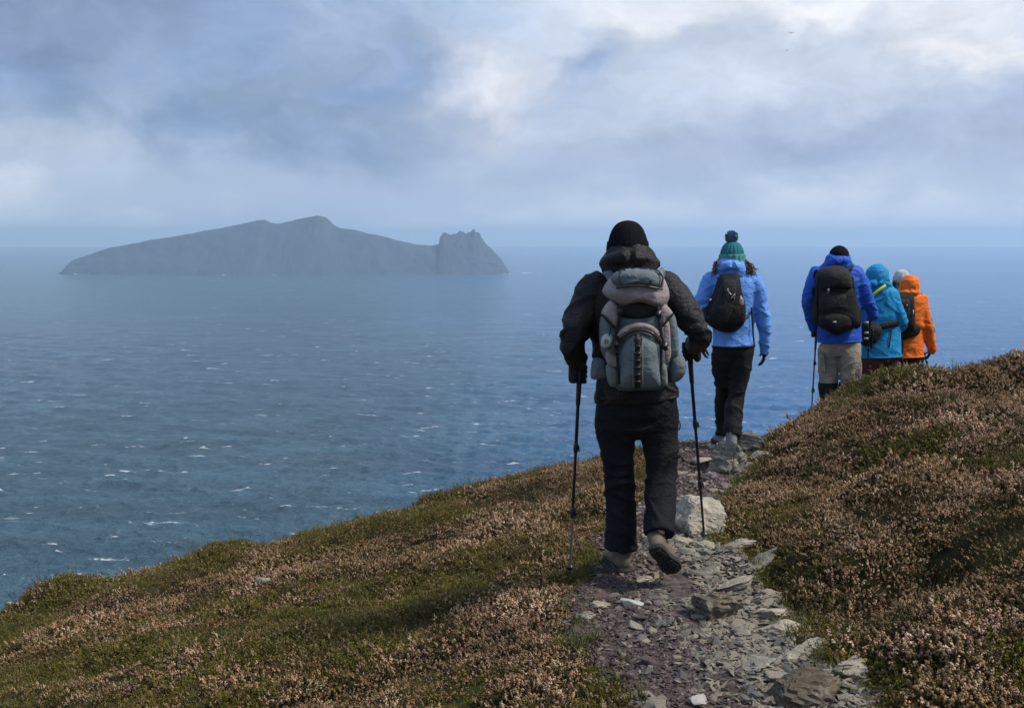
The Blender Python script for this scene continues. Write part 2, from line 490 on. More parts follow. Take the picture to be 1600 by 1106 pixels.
PATH = np.array([(0.9, -6, .5), (0.9, 0, .5), (0.9, 4, .47), (.80, 5.04, .50), (.87, 5.7, .45), (.83, 6.24, .36), (1.08, 7.2, .24), (1.4, 8, .29), (1.75, 9.2, .36), (2.3, 10.4, .42),
                 (3.5, 12, .40), (5, 13.5, .40), (7, 16, .4)])
def path_dist(x, y):
    """Distance to the path's middle line as a share of its half-width (1 = edge)."""
    best = np.full(len(x), 1e9)
    for a, b in zip(PATH[:-1], PATH[1:]):
        ab = b[:2] - a[:2]
        t = np.clip(((x - a[0]) * ab[0] + (y - a[1]) * ab[1]) / (ab @ ab), 0, 1)
        d = np.hypot(x - a[0] - t * ab[0], y - a[1] - t * ab[1]) / (a[2] + t * (b[2] - a[2]))
        best = np.minimum(best, d)
    return best
def path_edge(x, y):
    p = np.stack([x * 2.6, y * 2.6, 0 * x], 1)
    return path_dist(x, y) + 0.30 * fbm(p, 3) + 0.10 * fbm(p * 5, 2)
def ground_z(x, y, fine=True):
    x = np.asarray(x, dtype=float); y = np.asarray(y, dtype=float)
    near = _tps(x, y)
    s = -0.36 * (x - 1) + 0.93 * (y - 7)
    so = np.maximum(0, s - 2.5)
    far = np.where(s > 2.5, -1.6 - 0.50 * so - 0.006 * so ** 2, -1.6 + 0.05 * (2.5 - s)) + np.where(x > 0, 0.12 * np.minimum(x, 60) * smooth01(-s, -8, 20), 0.16 * x)
    far = far + 1.2 * fbm(np.stack([x / 14, y / 14, 0 * x], 1), 4) * smooth01(np.hypot(x, y - 7), 12, 30)
    k = smooth01(np.hypot(x - 1, y - 7), 7.5, 13)
    z = near * (1 - k) + far * k
    z = np.maximum(z, SEA - 4)
    e = path_edge(x, y)
    heath = smooth01(e, 0.9, 1.35)
    q = np.stack([x, y, 0 * x], 1)
    bank = smooth01(x - np.interp(y, PATH[:, 1], PATH[:, 0]), 0.2, 0.9)
    lump = 0.055 * fbm(q * 1.35, 3) + (0.050 + 0.085 * bank) * (np.abs(vnoise(q * 1.75 + 4)) - 0.30) + 0.030 * (np.abs(vnoise(q * 4.1 + 8)) - 0.3) + 0.014 * vnoise(q * 7.1)
    for mx, my, ma, mr in MOUNDS:
        lump = lump + ma * np.exp(-((x - mx) ** 2 + ((y - my) * 0.8) ** 2) / mr ** 2)
    z = z + heath * (lump - 0.085)
    if fine:
        z = z + (1 - heath) * (0.018 * fbm(q * 4, 3) - 0.010) + 0.006 * vnoise(q * 13)
    return z
# heather cushions and the hollows between them
MOUNDS = [(1.72, 5.45, .10, .34), (2.20, 6.3, .09, .40), (1.95, 4.62, .07, .26), (1.60, 6.5, .07, .25), (3.1, 7.0, .09, .5), (2.55, 5.2, .07, .36), (2.6, 8.6, .08, .4), (4.02, 9.3, .05, .25),
          (1.74, 4.98, -.20, .16), (2.02, 5.10, -.20, .17), (3.0, 6.25, -.18, .22), (2.4, 7.3, -.09, .25), (3.6, 8.1, -.10, .25), (1.86, 8.0, .05, .25),
          (-3.45, 8.3, .12, .28), (-2.35, 8.6, .10, .30), (-1.3, 7.3, .06, .35), (-.7, 6.7, -.05, .3), (.15, 8.6, .05, .4)]
def axis(lo, c0, c1, hi, step, grow=1.12):
    mid = np.arange(c0, c1 + 1e-6, step)
    a, s, left = c0, step, []
    while a > lo: s *= grow; a -= s; left.append(a)
    a, s, right = c1, step, []
    while a < hi: s *= grow; a += s; right.append(a)
    return np.array(left[::-1] + mid.tolist() + right)
def build_ground():
    gx = axis(-160, -5.5, 6.5, 160, 0.035); gy = axis(-120, 2.6, 12.5, 260, 0.035)
    X, Y = np.meshgrid(gx, gy)
    x, y = X.ravel(), Y.ravel()
    z = ground_z(x, y)
    o = mesh_obj('ground', np.stack([x, y, z], 1), grid_faces(len(gy), len(gx)), MAT_GROUND)
    float_attr(o.data, 'heath', smooth01(path_edge(x, y), 0.88, 1.2))
    tag(o, 'sloping headland of peat under heather with a stony footpath along it', kind='structure')
    return o
def ground_material():
    m, nt, b, _ = material('peat_and_shale')
    pos = nt.n('ShaderNodeNewGeometry').outputs['Position']
    heath = nt.n('ShaderNodeAttribute', attribute_name='heath').outputs['Fac']
    n1 = nt.noise(pos, 3.0, 6, 0.6); n2 = nt.noise(pos, 38, 5, 0.65); n3 = nt.noise(pos, 140, 3, 0.6)
    vor = nt.n('ShaderNodeTexVoronoi'); vor.inputs['Scale'].default_value = 48; nt.l(nt.mapping(pos, scale=(0.7, 1.2, 1)), vor.inputs['Vector'])
    chips = nt.ramp(vor.outputs['Color'], [(0.2, (0.044, 0.034, 0.033)), (0.5, (0.078, 0.061, 0.057)), (0.8, (0.15, 0.125, 0.115))])
    grit = nt.mix(n2, nt.mix(0.5, chips, (0.045, 0.026, 0.027, 1)), chips)
    peat = nt.mix(n2, (0.018, 0.013, 0.009, 1), (0.055, 0.042, 0.022, 1))
    green = nt.mix(n3, (0.030, 0.040, 0.010, 1), (0.075, 0.080, 0.022, 1))
    veg = nt.mix(nt.maprange(n1, 0.42, 0.62), peat, green)
    nt.l(nt.mix(heath, grit, veg), b.inputs['Base Color'])
    b.inputs['Roughness'].default_value = 0.95
    b.inputs['Specular IOR Level'].default_value = 0.2
    h = nt.math('ADD', nt.math('MULTIPLY', vor.outputs['Distance'], -0.8), nt.math('ADD', n2, nt.math('MULTIPLY', n3, 0.4)))
    bump(nt, b, h, 0.8, 0.02)
    return m
MAT_GROUND = ground_material()
build_ground()

# ================================================================== sea haze
def build_haze():
    lo, hi, r = SEA - 5.5, 99.0, 12200.0
    v = [(sx * r, sy * r, z) for z in (lo, hi) for sx, sy in ((-1, -1), (1, -1), (1, 1), (-1, 1))]
    f = [(3, 2, 1, 0), (4, 5, 6, 7), (0, 1, 5, 4), (1, 2, 6, 5), (2, 3, 7, 6), (3, 0, 4, 7)]
    m = bpy.data.materials.new('sea_haze'); m.use_nodes = True
    nt = NT(m.node_tree)
    out = nt.n('ShaderNodeOutputMaterial')
    pv = nt.n('ShaderNodeVolumePrincipled')
    pv.inputs['Color'].default_value = (0.58, 0.79, 1.0, 1)
    pv.inputs['Density'].default_value = HAZE
    pv.inputs['Anisotropy'].default_value = 0.2
    nt.l(pv.outputs[0], out.inputs['Volume'])
    o = mesh_obj('haze', v, [list(q) for q in f], m, smooth=False)
    tag(o, 'pale blue sea haze that veils the island and the horizon', kind='stuff')
HAZE = 2.2e-4
build_haze()
# ================================================================== scattered ground cover (real geometry, instanced)
def scatter(name, label, protos, pts, rots, scales, idx, extra=None):
    """One object: a cloud of points that carries a small proto mesh on each point."""
    coll = bpy.data.collections.new(name + '_sprigs')
    for k, p in enumerate(protos):
        p.name = '%s_sprig_%02d' % (name, k)
        coll.objects.link(p)
    me = bpy.data.meshes.new(name)
    me.vertices.add(len(pts)); me.vertices.foreach_set('co', np.asarray(pts, dtype=np.float32).ravel())
    a = me.attributes.new('rot', 'FLOAT_VECTOR', 'POINT'); a.data.foreach_set('vector', np.asarray(rots, dtype=np.float32).ravel())
    a = me.attributes.new('siz', 'FLOAT_VECTOR', 'POINT'); a.data.foreach_set('vector', np.asarray(scales, dtype=np.float32).ravel())
    a = me.attributes.new('pick', 'INT', 'POINT'); a.data.foreach_set('value', np.asarray(idx, dtype=np.int32))
    o = bpy.data.objects.new(name, me); COL.objects.link(o)
    g = bpy.data.node_groups.new(name + '_nodes', 'GeometryNodeTree')
    g.interface.new_socket('Geometry', in_out='INPUT', socket_type='NodeSocketGeometry')
    g.interface.new_socket('Geometry', in_out='OUTPUT', socket_type='NodeSocketGeometry')
    N, L = g.nodes.new, g.links.new
    gi, go = N('NodeGroupInput'), N('NodeGroupOutput')
    ip, ci = N('GeometryNodeInstanceOnPoints'), N('GeometryNodeCollectionInfo')
    ci.inputs['Collection'].default_value = coll
    ci.inputs['Separate Children'].default_value = True
    ci.inputs['Reset Children'].default_value = True
    def named(nm, ty):
        nd = N('GeometryNodeInputNamedAttribute'); nd.data_type = ty; nd.inputs['Name'].default_value = nm
        return nd.outputs['Attribute']
    e2r = N('FunctionNodeEulerToRotation')
    L(gi.outputs[0], ip.inputs['Points']); L(ci.outputs[0], ip.inputs['Instance'])
    ip.inputs['Pick Instance'].default_value = True
    L(named('pick', 'INT'), ip.inputs['Instance Index'])
    L(named('rot', 'FLOAT_VECTOR'), e2r.inputs[0]); L(e2r.outputs[0], ip.inputs['Rotation'])
    L(named('siz', 'FLOAT_VECTOR'), ip.inputs['Scale'])
    L(ip.outputs[0], go.inputs[0])
    md = o.modifiers.new('scatter', 'NODES'); md.node_group = g
    tag(o, label, kind='stuff')
    return o

def proto(name, v, f, mat, tip=None, rnd=None):
    me = bpy.data.meshes.new(name)
    me.from_pydata(np.asarray(v).tolist(), [], [list(q) for q in f])
    me.materials.append(mat)
    if tip is not None: float_attr(me, 'tip', tip)
    if rnd is not None: float_attr(me, 'rnd', rnd)
    return bpy.data.objects.new(name, me)

OCT_F = [(0, 2, 4), (2, 1, 4), (1, 3, 4), (3, 0, 4), (2, 0, 5), (1, 2, 5), (3, 1, 5), (0, 3, 5)]
def heather_tuft(rng, stems=15, h=0.10, spread=0.72, flower=0.78, leafy=13, wide=0.04):
    v, f, tip, rnd = [], [], [], []
    def add(vs, fs, t, r):
        b0 = len(v); v.extend(vs); f.extend([tuple(b0 + i for i in q) for q in fs]); tip.extend([t] * len(vs)); rnd.extend([r] * len(vs))
    for s in range(stems):
        th = rng.uniform(0, 6.283); sp = spread * math.sqrt(rng.uniform(0, 1))
        base = np.array([math.cos(th), math.sin(th), 0]) * wide * rng.uniform(0.1, 1.0)
        d = np.array([math.cos(th) * math.sin(sp), math.sin(th) * math.sin(sp), math.cos(sp)])
        L = h * rng.uniform(0.65, 1.12)
        bend = rng.normal(0, 0.014, 3); bend[2] = 0
        at = lambda t: base + d * L * t + bend * t * t
        side = np.cross(d, [0.3, 0.2, 1]); side /= np.linalg.norm(side) + 1e-9
        w = 0.0016
        add([at(0) - side * w, at(0) + side * w, at(0.95) + side * w * .6, at(0.95) - side * w * .6], [(0, 1, 2, 3)], 0.0, rng.uniform())
        for k in range(leafy):
            t = rng.uniform(0.22, 0.80 if flower > rng.uniform() else 1.0)
            p = at(t); q = rng.normal(0, 1, 3); q[2] = abs(q[2]) * 0.7 + 0.35; q /= np.linalg.norm(q)
            ll = rng.uniform(0.008, 0.015); sd = np.cross(q, rng.normal(0, 1, 3)); sd /= np.linalg.norm(sd) + 1e-9
            add([p, p + q * ll * .5 + sd * 0.0022, p + q * ll, p + q * ll * .5 - sd * 0.0022], [(0, 1, 2, 3)], 0.12 + 0.25 * rng.uniform(), rng.uniform())
        if rng.uniform() < flower:
            nb = rng.integers(4, 7); r0 = rng.uniform()
            for k in range(nb):
                t = 0.84 + 0.20 * k / nb
                off = rng.normal(0, 1, 3); off -= d * (off @ d); off /= np.linalg.norm(off) + 1e-9
                rr = 0.0054 * (1.15 - 0.5 * k / nb)
                c = at(t) + off * rr * 0.75
                M = np.linalg.qr(rng.normal(0, 1, (3, 3)))[0] * rr * rng.uniform(0.6, 1.0)
                add([c + M[0], c - M[0], c + M[1], c - M[1], c + M[2] * 1.3, c - M[2] * 1.3], OCT_F, 0.75 + 0.25 * rng.uniform(), np.clip(r0 + rng.normal(0, .15), 0, 1))
    return v, f, tip, rnd
def grass_tuft(rng, blades=22, h=0.09, wide=0.03):
    v, f, tip, rnd = [], [], [], []
    for s in range(blades):
        th = rng.uniform(0, 6.283); b0 = len(v); r = rng.uniform()
        base = np.array([math.cos(th), math.sin(th), 0]) * wide * rng.uniform(0, 1)
        out = np.array([math.cos(th + rng.normal(0, .6)), math.sin(th + rng.normal(0, .6)), 0])
        L = h * rng.uniform(0.5, 1.2); cv = rng.uniform(0.15, 0.9)
        sd = np.array([-out[1], out[0], 0]) * 0.0018
        for i in range(4):
            t = i / 3; p = base + out * cv * L * t * t * .8 + np.array([0, 0, L * (t - 0.25 * cv * t * t)])
            ww = 1 - 0.85 * t
            v += [p - sd * ww, p + sd * ww]; tip += [t * .4] * 2; rnd += [r] * 2
        for i in range(3): f.append((b0 + 2 * i, b0 + 2 * i + 1, b0 + 2 * i + 3, b0 + 2 * i + 2))
    return v, f, tip, rnd

def heather_material(name, mode):
    m, nt, b, _ = material(name)
    pos = nt.n('ShaderNodeNewGeometry').outputs['Position']
    tip = nt.n('ShaderNodeAttribute', attribute_name='tip').outputs['Fac']
    rnd = nt.n('ShaderNodeAttribute', attribute_name='rnd').outputs['Fac']
    big = nt.noise(pos, 1.15, 3, 0.55); mid = nt.noise(pos, 4.5, 3, 0.55); hue = nt.noise(nt.mapping(pos, loc=(5, 2, 1)), 1.9, 3, 0.55)
    per = nt.n('ShaderNodeObjectInfo').outputs['Random']
    if mode == 'heather':
        flower = nt.ramp(nt.math('ADD', nt.math('MULTIPLY', rnd, 0.55), nt.math('MULTIPLY', per, 0.45)),
                         [(0.0, (0.085, 0.054, 0.027)), (0.35, (0.245, 0.142, 0.076)), (0.65, (0.50, 0.325, 0.200)), (1.0, (0.76, 0.58, 0.42))])
        flower = nt.mix(nt.math('MULTIPLY', nt.maprange(hue, 0.46, 0.66), 0.40), flower, (0.36, 0.235, 0.090, 1))
        flower = nt.mix(nt.math('MULTIPLY', nt.maprange(hue, 0.50, 0.34), 0.28), flower, (0.34, 0.20, 0.15, 1))
        flower = nt.mix(nt.math('MULTIPLY', nt.maprange(mid, 0.62, 0.74), 0.5), flower, (0.26, 0.085, 0.045, 1))
        flower = nt.mix(nt.math('MULTIPLY', nt.maprange(big, 0.52, 0.36), 0.45), flower, (0.20, 0.13, 0.085, 1))
        leaf = nt.mix(per, nt.mix(rnd, (0.018, 0.023, 0.006, 1), (0.075, 0.074, 0.015, 1)), nt.mix(rnd, (0.022, 0.014, 0.006, 1), (0.085, 0.052, 0.017, 1)))
        c = nt.mix(nt.maprange(tip, 0.55, 0.65), leaf, flower)
    elif mode == 'green':
        leaf = nt.mix(rnd, (0.030, 0.032, 0.006, 1), (0.170, 0.148, 0.024, 1))
        leaf = nt.mix(nt.math('MULTIPLY', nt.maprange(mid, 0.5, 0.68), 0.7), leaf, (0.21, 0.155, 0.045, 1))
        leaf = nt.mix(nt.math('MULTIPLY', nt.maprange(hue, 0.5, 0.66), 0.6), leaf, (0.115, 0.078, 0.036, 1))
        c = nt.mix(nt.maprange(tip, 0.55, 0.65), leaf, (0.26, 0.18, 0.11, 1))
    else:
        c = nt.mix(rnd, (0.040, 0.055, 0.012, 1), (0.130, 0.140, 0.035, 1))
        c = nt.mix(nt.math('MULTIPLY', per, 0.5), c, (0.16, 0.13, 0.05, 1))
    nt.l(c, b.inputs['Base Color'])
    b.inputs['Roughness'].default_value = 0.85
    b.inputs['Specular IOR Level'].default_value = 0.25
    return m
rng = np.random.default_rng(11)
M_HE, M_GR, M_GS = heather_material('dry_heather', 'heather'), heather_material('green_heath', 'green'), heather_material('grass_blades', 'grass')
def make_protos(n, fn, mat, *a, **k):
    return [proto('sprig', *fn(rng, *a, **k)[:2], mat, *r[2:]) if False else (lambda r: proto('sprig', r[0], r[1], mat, r[2], r[3]))(fn(rng, *a, **k)) for _ in range(n)]
heath_p = make_protos(5, heather_tuft, M_HE) + make_protos(3, heather_tuft, M_HE, 17, 0.082, 0.95, 0.6, 18)
heath_p += make_protos(3, heather_tuft, M_HE, 13, 0.115, 0.85, 0.10, 5, 0.045)
green_p = make_protos(4, heather_tuft, M_GR, 15, 0.078, 1.0, 0.16, 22, 0.045)
grass_p = make_protos(4, grass_tuft, M_GS)

def scatter_cover():
    n = 125000
    x = rng.uniform(-5.9, 6.6, n); y = 2.7 + (12.6 - 2.7) * rng.uniform(0, 1, n) ** 1.15
    # skip ground that lies well behind the crest
    e = path_edge(x, y)
    q = np.stack([x, y, 0 * x], 1)
    g = fbm(q * np.array([0.95, 1.5, 1]) + 31.7, 3) + 0.35 * fbm(q * 4.1 + 3, 2)
    left = x < np.interp(y, PATH[:, 1], PATH[:, 0])
    # greener on the seaward side, in the lee of the path edge, and in hollows
    gl = g + np.where(left, 0.20, -0.05) + 0.42 * np.exp(-((e - 1.05) / 0.28) ** 2) * np.where(left, .6, 1.0)
    keep = e > 1.02 + rng.normal(0, 0.06, n)
    pick = np.where(gl + rng.normal(0, 0.13, n) > 0.16, 1, 0)
    z = ground_z(x, y)
    lump = smooth01(fbm(q * 1.7 + 9, 2), -0.3, 0.5)
    for kind in (0, 1):
        s = keep & (pick == kind)
        m_ = s.sum()
        rot = np.stack([rng.normal(0, .30, m_), rng.normal(0, .30, m_), rng.uniform(0, 6.283, m_)], 1)
        sc = np.where(left[s], 0.78, 1.0) * (0.66 + 0.62 * lump[s]) * rng.choice([.62, .8, .95, 1.1, 1.32], m_, p=[.16, .26, .3, .2, .08]) * rng.uniform(.9, 1.1, m_) * np.clip(0.5 + (e[s] - 1) * 2.2, 0.5, 1)
        scl = np.stack([sc, sc, sc * rng.uniform(0.85, 1.2, m_)], 1)
        pts = np.stack([x[s], y[s], z[s] - 0.012], 1)
        if kind == 0:
            scatter('heather', 'dry tan and pink flowering heather covering the headland', heath_p, pts, rot, scl, np.where(fbm(q[s] * 2.4 + 71, 3) + rng.normal(0, .12, m_) > 0.27, rng.integers(len(heath_p) - 3, len(heath_p), m_), rng.integers(0, len(heath_p) - 3, m_)))
        else:
            scatter('green_heath', 'low green heath growing in patches among the dry heather', green_p, pts, rot, scl, rng.integers(0, len(green_p), m_))
    # grass along the trodden edge and here and there in the green patches
    gsel = (e > 0.90) & (((e < 1.25) & (rng.uniform(0, 1, n) < 0.30 * smooth01(fbm(q * 1.9 + 50, 2), -0.2, 0.4))) | ((gl > 0.34) & (rng.uniform(0, 1, n) < 0.10)))
    m_ = gsel.sum()
    sc = rng.uniform(0.5, 1.15, m_)
    scatter('grass', 'short green grass tufts along the edge of the footpath', grass_p, np.stack([x[gsel], y[gsel], z[gsel] - 0.004], 1),
            np.stack([rng.normal(0, .2, m_), rng.normal(0, .2, m_), rng.uniform(0, 6.28, m_)], 1), np.stack([sc] * 3, 1), rng.integers(0, 4, m_))
scatter_cover()

# ================================================================== shale chips, stones and rocks
def rock_material(name, dark, light, lichen=0.3, stretch=(1, 1, 4), scale=9):
    m, nt, b, _ = material(name)
    oc = nt.n('ShaderNodeTexCoord').outputs['Object']
    lay = nt.noise(nt.mapping(oc, scale=stretch, rot=(0.5, 0.3, 0.2)), scale, 6, 0.65, 0.3)
    fine = nt.noise(oc, scale * 9, 4, 0.7)
    per = nt.n('ShaderNodeObjectInfo').outputs['Random']
    c = nt.ramp(nt.math('ADD', nt.math('MULTIPLY', lay, 0.7), nt.math('MULTIPLY', fine, 0.3)), [(0.30, dark), (0.52, tuple((a + b_) / 2 for a, b_ in zip(dark, light))), (0.72, light)])
    li = nt.maprange(nt.noise(oc, scale * 2.2, 5, 0.7), 0.54, 0.64)
    c = nt.mix(nt.math('MULTIPLY', li, lichen), c, (0.42, 0.43, 0.36, 1))
    c = nt.mix(nt.math('MULTIPLY', per, 0.35), c, (dark[0] * 1.1, dark[1] * 0.9, dark[2] * 0.9, 1))
    nt.l(c, b.inputs['Base Color'])
    b.inputs['Roughness'].default_value = 0.88
    b.inputs['Specular IOR Level'].default_value = 0.3
    bump(nt, b, nt.math('ADD', nt.math('MULTIPLY', lay, 1.0), nt.math('MULTIPLY', fine, 0.5)), 0.7, 0.02)
    return m
M_GREY = rock_material('grey_schist', (0.055, 0.052, 0.050), (0.27, 0.265, 0.245), 0.45)
M_GREY2 = rock_material('lichened_schist', (0.07, 0.066, 0.056), (0.36, 0.345, 0.29), 0.5)
M_PALE = rock_material('pale_schist', (0.12, 0.105, 0.080), (0.58, 0.53, 0.43), 0.4)
M_WHITE = rock_material('quartz', (0.26, 0.26, 0.245), (0.58, 0.57, 0.54), 0.1)
M_BROWN = rock_material('brown_schist', (0.045, 0.035, 0.027), (0.22, 0.185, 0.135), 0.35)
M_RED = rock_material('red_shale', (0.046, 0.029, 0.028), (0.20, 0.148, 0.138), 0.05, scale=14)
M_MAUVE = rock_material('mauve_shale', (0.095, 0.068, 0.070), (0.34, 0.285, 0.275), 0.12, scale=14)

def convex_chip(seed, n=11, flat=0.36, long=1.5):
    r = np.random.default_rng(seed)
    p = r.normal(0, 1, (n, 3)); p /= np.linalg.norm(p, axis=1)[:, None]
    p *= np.array([long, 1, flat]) * r.uniform(0.75, 1.0, (n, 1))
    p[:, 2] = np.clip(p[:, 2], -flat * .6, flat * .62)
    p /= np.abs(p[:, 0]).max()
    bm = bmesh.new()
    for q in p: bm.verts.new(q)
    res = bmesh.ops.convex_hull(bm, input=bm.verts)
    bmesh.ops.delete(bm, geom=[g for g in res['geom_interior'] if isinstance(g, bmesh.types.BMVert)] + [], context='VERTS')
    bm.verts.ensure_lookup_table(); bm.verts.index_update()
    v = [tuple(x.co) for x in bm.verts]; f = [[x.index for x in g.verts] for g in bm.faces]
    bm.free()
    return v, f

def on_path(n, lo_e=0.0, hi_e=1.05, y0=3.0, y1=10.6):
    out = []
    while len(out) < n:
        x = rng.uniform(0.0, 3.2, 4000); y = y0 + (y1 - y0) * rng.uniform(0, 1, 4000)
        e = path_edge(x, y)
        s = (e < hi_e) & (e > lo_e)
        out += list(zip(x[s], y[s], e[s]))
    return np.array(out[:n])

def pale_share(x, y):
    """More of the pale stone lies on the landward half of the nearer path."""
    cx = np.interp(y, PATH[:, 1], PATH[:, 0])
    return smooth01(x - cx, -0.25, 0.28) * smooth01(-y, -6.9, -6.2) + 0.05

def build_gravel():
    chips = []
    for k in range(12):
        v, f = convex_chip(100 + k, 9, 0.34, 1.5)
        chips.append(proto('chip', v, f, [M_RED, M_RED, M_MAUVE, M_MAUVE, M_RED, M_RED, M_RED, M_MAUVE, M_PALE, M_PALE, M_PALE, M_GREY][k]))
    n = 46000
    p = on_path(n, hi_e=1.12)
    z = ground_z(p[:, 0], p[:, 1])
    s = 0.005 + 0.017 * rng.uniform(0, 1, n) ** 2.0
    ps = pale_share(p[:, 0], p[:, 1])
    idx = np.where(rng.uniform(0, 1, n) < ps * 0.95, rng.integers(8, 12, n), rng.integers(0, 8, n))
    s = s * np.where(idx >= 8, rng.uniform(1.0, 1.9, n), 1.0)
    rot = np.stack([rng.normal(0, .38, n), rng.normal(0, .38, n), rng.uniform(0, 6.28, n)], 1)
    scatter('gravel', 'loose reddish and grey shale chips covering the trodden footpath', chips, np.stack([p[:, 0], p[:, 1], z + s * 0.15], 1), rot,
            np.stack([s, s, s * rng.uniform(.8, 1.4, n)], 1), idx)
build_gravel()

def rock(name, px, py, y, size, seed, mat, label, cat, rot=0.0, tilt=(0, 0), facets=16, layers=0.0, sink=0.25, amp=0.10, group=None, sub=4, z=None, bed=(0.75, 0.2, 0.6), boxy=0):
    """A weathered rock: a ball cut by random planes, broken into layers, roughened."""
    r = np.random.default_rng(seed)
    bm = bmesh.new(); bmesh.ops.create_icosphere(bm, subdivisions=sub, radius=1.0)
    v = np.array([x.co for x in bm.verts]); f = [[x.index for x in g.verts] for g in bm.faces]; bm.free()
    if boxy: v = v / ((np.abs(v) ** boxy).sum(1) ** (1 / boxy))[:, None]
    nn = r.normal(0, 1, (facets, 3)); nn /= np.linalg.norm(nn, axis=1)[:, None]; dd = r.uniform(0.42, 0.80, facets) + (0.30 if boxy else 0)
    for a, d in zip(nn, dd):
        s = v @ a; over = np.maximum(0, s - d)
        v = v - (over * 0.97)[:, None] * a
    u = v / (np.linalg.norm(v, axis=1)[:, None] + 1e-9)
    v = v + u * (amp * 0.8 * fbm(v * 2.2 + seed, 4) + amp * 0.55 * (np.abs(fbm(v * np.array([5, 5, 9.0]) + seed, 4)) - 0.2))[:, None]
    if layers:
        a = np.array(bed, dtype=float); a /= np.linalg.norm(a)
        t = (v @ a) * 5.5 + 0.6 * fbm(v * 1.5 + seed, 2)
        saw = np.abs((t % 1) - 0.5) * 2
        hor = u - np.outer(u @ a, a)
        v = v + hor * (layers * (smooth01(saw, 0.1, 0.6) - 0.6) + layers * 0.9 * (_hash(np.floor(t).astype(np.int64), np.int64(seed) + 0 * t.astype(np.int64), 0 * t.astype(np.int64)) - 0.5))[:, None]
    v = v * np.array(size) * 0.5
    M = np.array(Matrix.Rotation(tilt[0], 3, 'X') @ Matrix.Rotation(tilt[1], 3, 'Y'))
    v = v @ M.T
    w_ = P(px, py, y)
    gz = float(ground_z(np.array([w_.x]), np.array([y]))[0]) if z is None else z
    hh = v[:, 2].max() - v[:, 2].min()
    o = mesh_obj(name, v, f, mat, smooth=True)
    o.location = (w_.x, y, gz - v[:, 2].min() - sink * hh)
    o.rotation_euler = (0, 0, rot)
    md = o.modifiers.new('edges', 'EDGE_SPLIT'); md.split_angle = R(32)
    tag(o, label, cat, group)
    return o
rock('boulder', 1136, 720, 8.50, (0.38, 0.58, 0.38), 21, M_GREY2, 'grey pointed boulder on the path by the walker in the pale blue jacket', 'boulder', 0.25, (0.12, -0.22), 11, 0.02, 0.36, 0.26, sub=5, bed=(0.7, 0.5, 0.4))
rock('rock', 1172, 722, 9.15, (0.34, 0.34, 0.22), 22, M_GREY, 'jagged grey shale outcrop just right of the pointed boulder', 'rock', 0.8, (0, 0.2), 14, 0.10, 0.25, 0.14)
rock('rock', 1186, 732, 8.75, (0.21, 0.19, 0.15), 23, M_PALE, 'pale rounded rock half hidden in heather beside the jagged shale outcrop', 'rock', 0.1, (0, 0), 12, 0.0, 0.3)
rock('rock', 1098, 728, 8.7, (0.17, 0.15, 0.07), 33, M_PALE, 'small pale rock on red shale left of the pointed boulder', 'rock', 0.1, (0, 0), 12, 0.0, 0.2)
rock('rock', 1092, 815, 6.72, (0.31, 0.46, 0.30), 24, M_PALE, 'pale grey upright slab with rough face where a trekking pole meets the path', 'rock', -0.12, (0.06, 0.03), 10, 0.04, 0.44, 0.20, sub=5, bed=(0.2, 0.9, 0.3), boxy=5)
rock('rock', 1068, 852, 6.36, (0.24, 0.17, 0.11), 25, M_PALE, 'pale broken step of rock at the foot of the upright slab', 'rock', 0.4, (0, 0.1), 14, 0.07, 0.3)
rock('rock', 1102, 868, 6.2, (0.22, 0.15, 0.09), 26, M_PALE, 'low pale stone under the right trekking pole tip', 'rock', -0.3, (0, 0), 14, 0.07, 0.4)
rock('rock', 1112, 958, 5.05, (0.33, 0.22, 0.19), 27, M_BROWN, 'brown grey layered rock tilted up in the middle of the path', 'rock', 0.35, (0.1, -0.45), 12, 0.13, 0.25, 0.12)
rock('rock', 1255, 1096, 4.08, (0.30, 0.22, 0.18), 43, M_BROWN, 'brown grey layered rock at the near edge of the path below the heather', 'rock', 0.5, (0.15, -0.4), 12, 0.13, 0.25, 0.12)
rock('stone', 985, 950, 5.16, (0.135, 0.10, 0.062), 29, M_WHITE, 'small white quartz stone alone on the red shale behind the lead walker', 'stone', 0.1, (0, 0), 12, 0.0, 0.2, 0.12, sub=3)
rock('stone', 1090, 1102, 4.05, (0.115, 0.09, 0.06), 34, M_WHITE, 'white quartz stone at the very near end of the path', 'stone', 0.6, (0, 0), 12, 0.0, 0.25, 0.12, sub=3)
rock('stone', 1132, 916, 5.45, (0.085, 0.06, 0.05), 30, M_RED, 'dark red stone lying just above the tilted layered rock', 'stone', 0.7, (0, 0), 12, 0.0, 0.15, sub=3)
rock('stone', 411, 913, 7.32, (0.13, 0.09, 0.10), 31, M_PALE, 'larger white stone in the heather on the seaward slope', 'stone', -0.4, (0, -0.5), 10, 0.0, 0.1, sub=3, z=float(P(411, 917, 7.32).z))
rock('stone', 435, 880, 7.8, (0.06, 0.05, 0.06), 32, M_PALE, 'tiny white stone in the heather higher up the seaward slope', 'stone', 0.4, (0, 0.3), 10, 0.0, 0.0, sub=3, z=float(P(435, 883, 7.8).z))

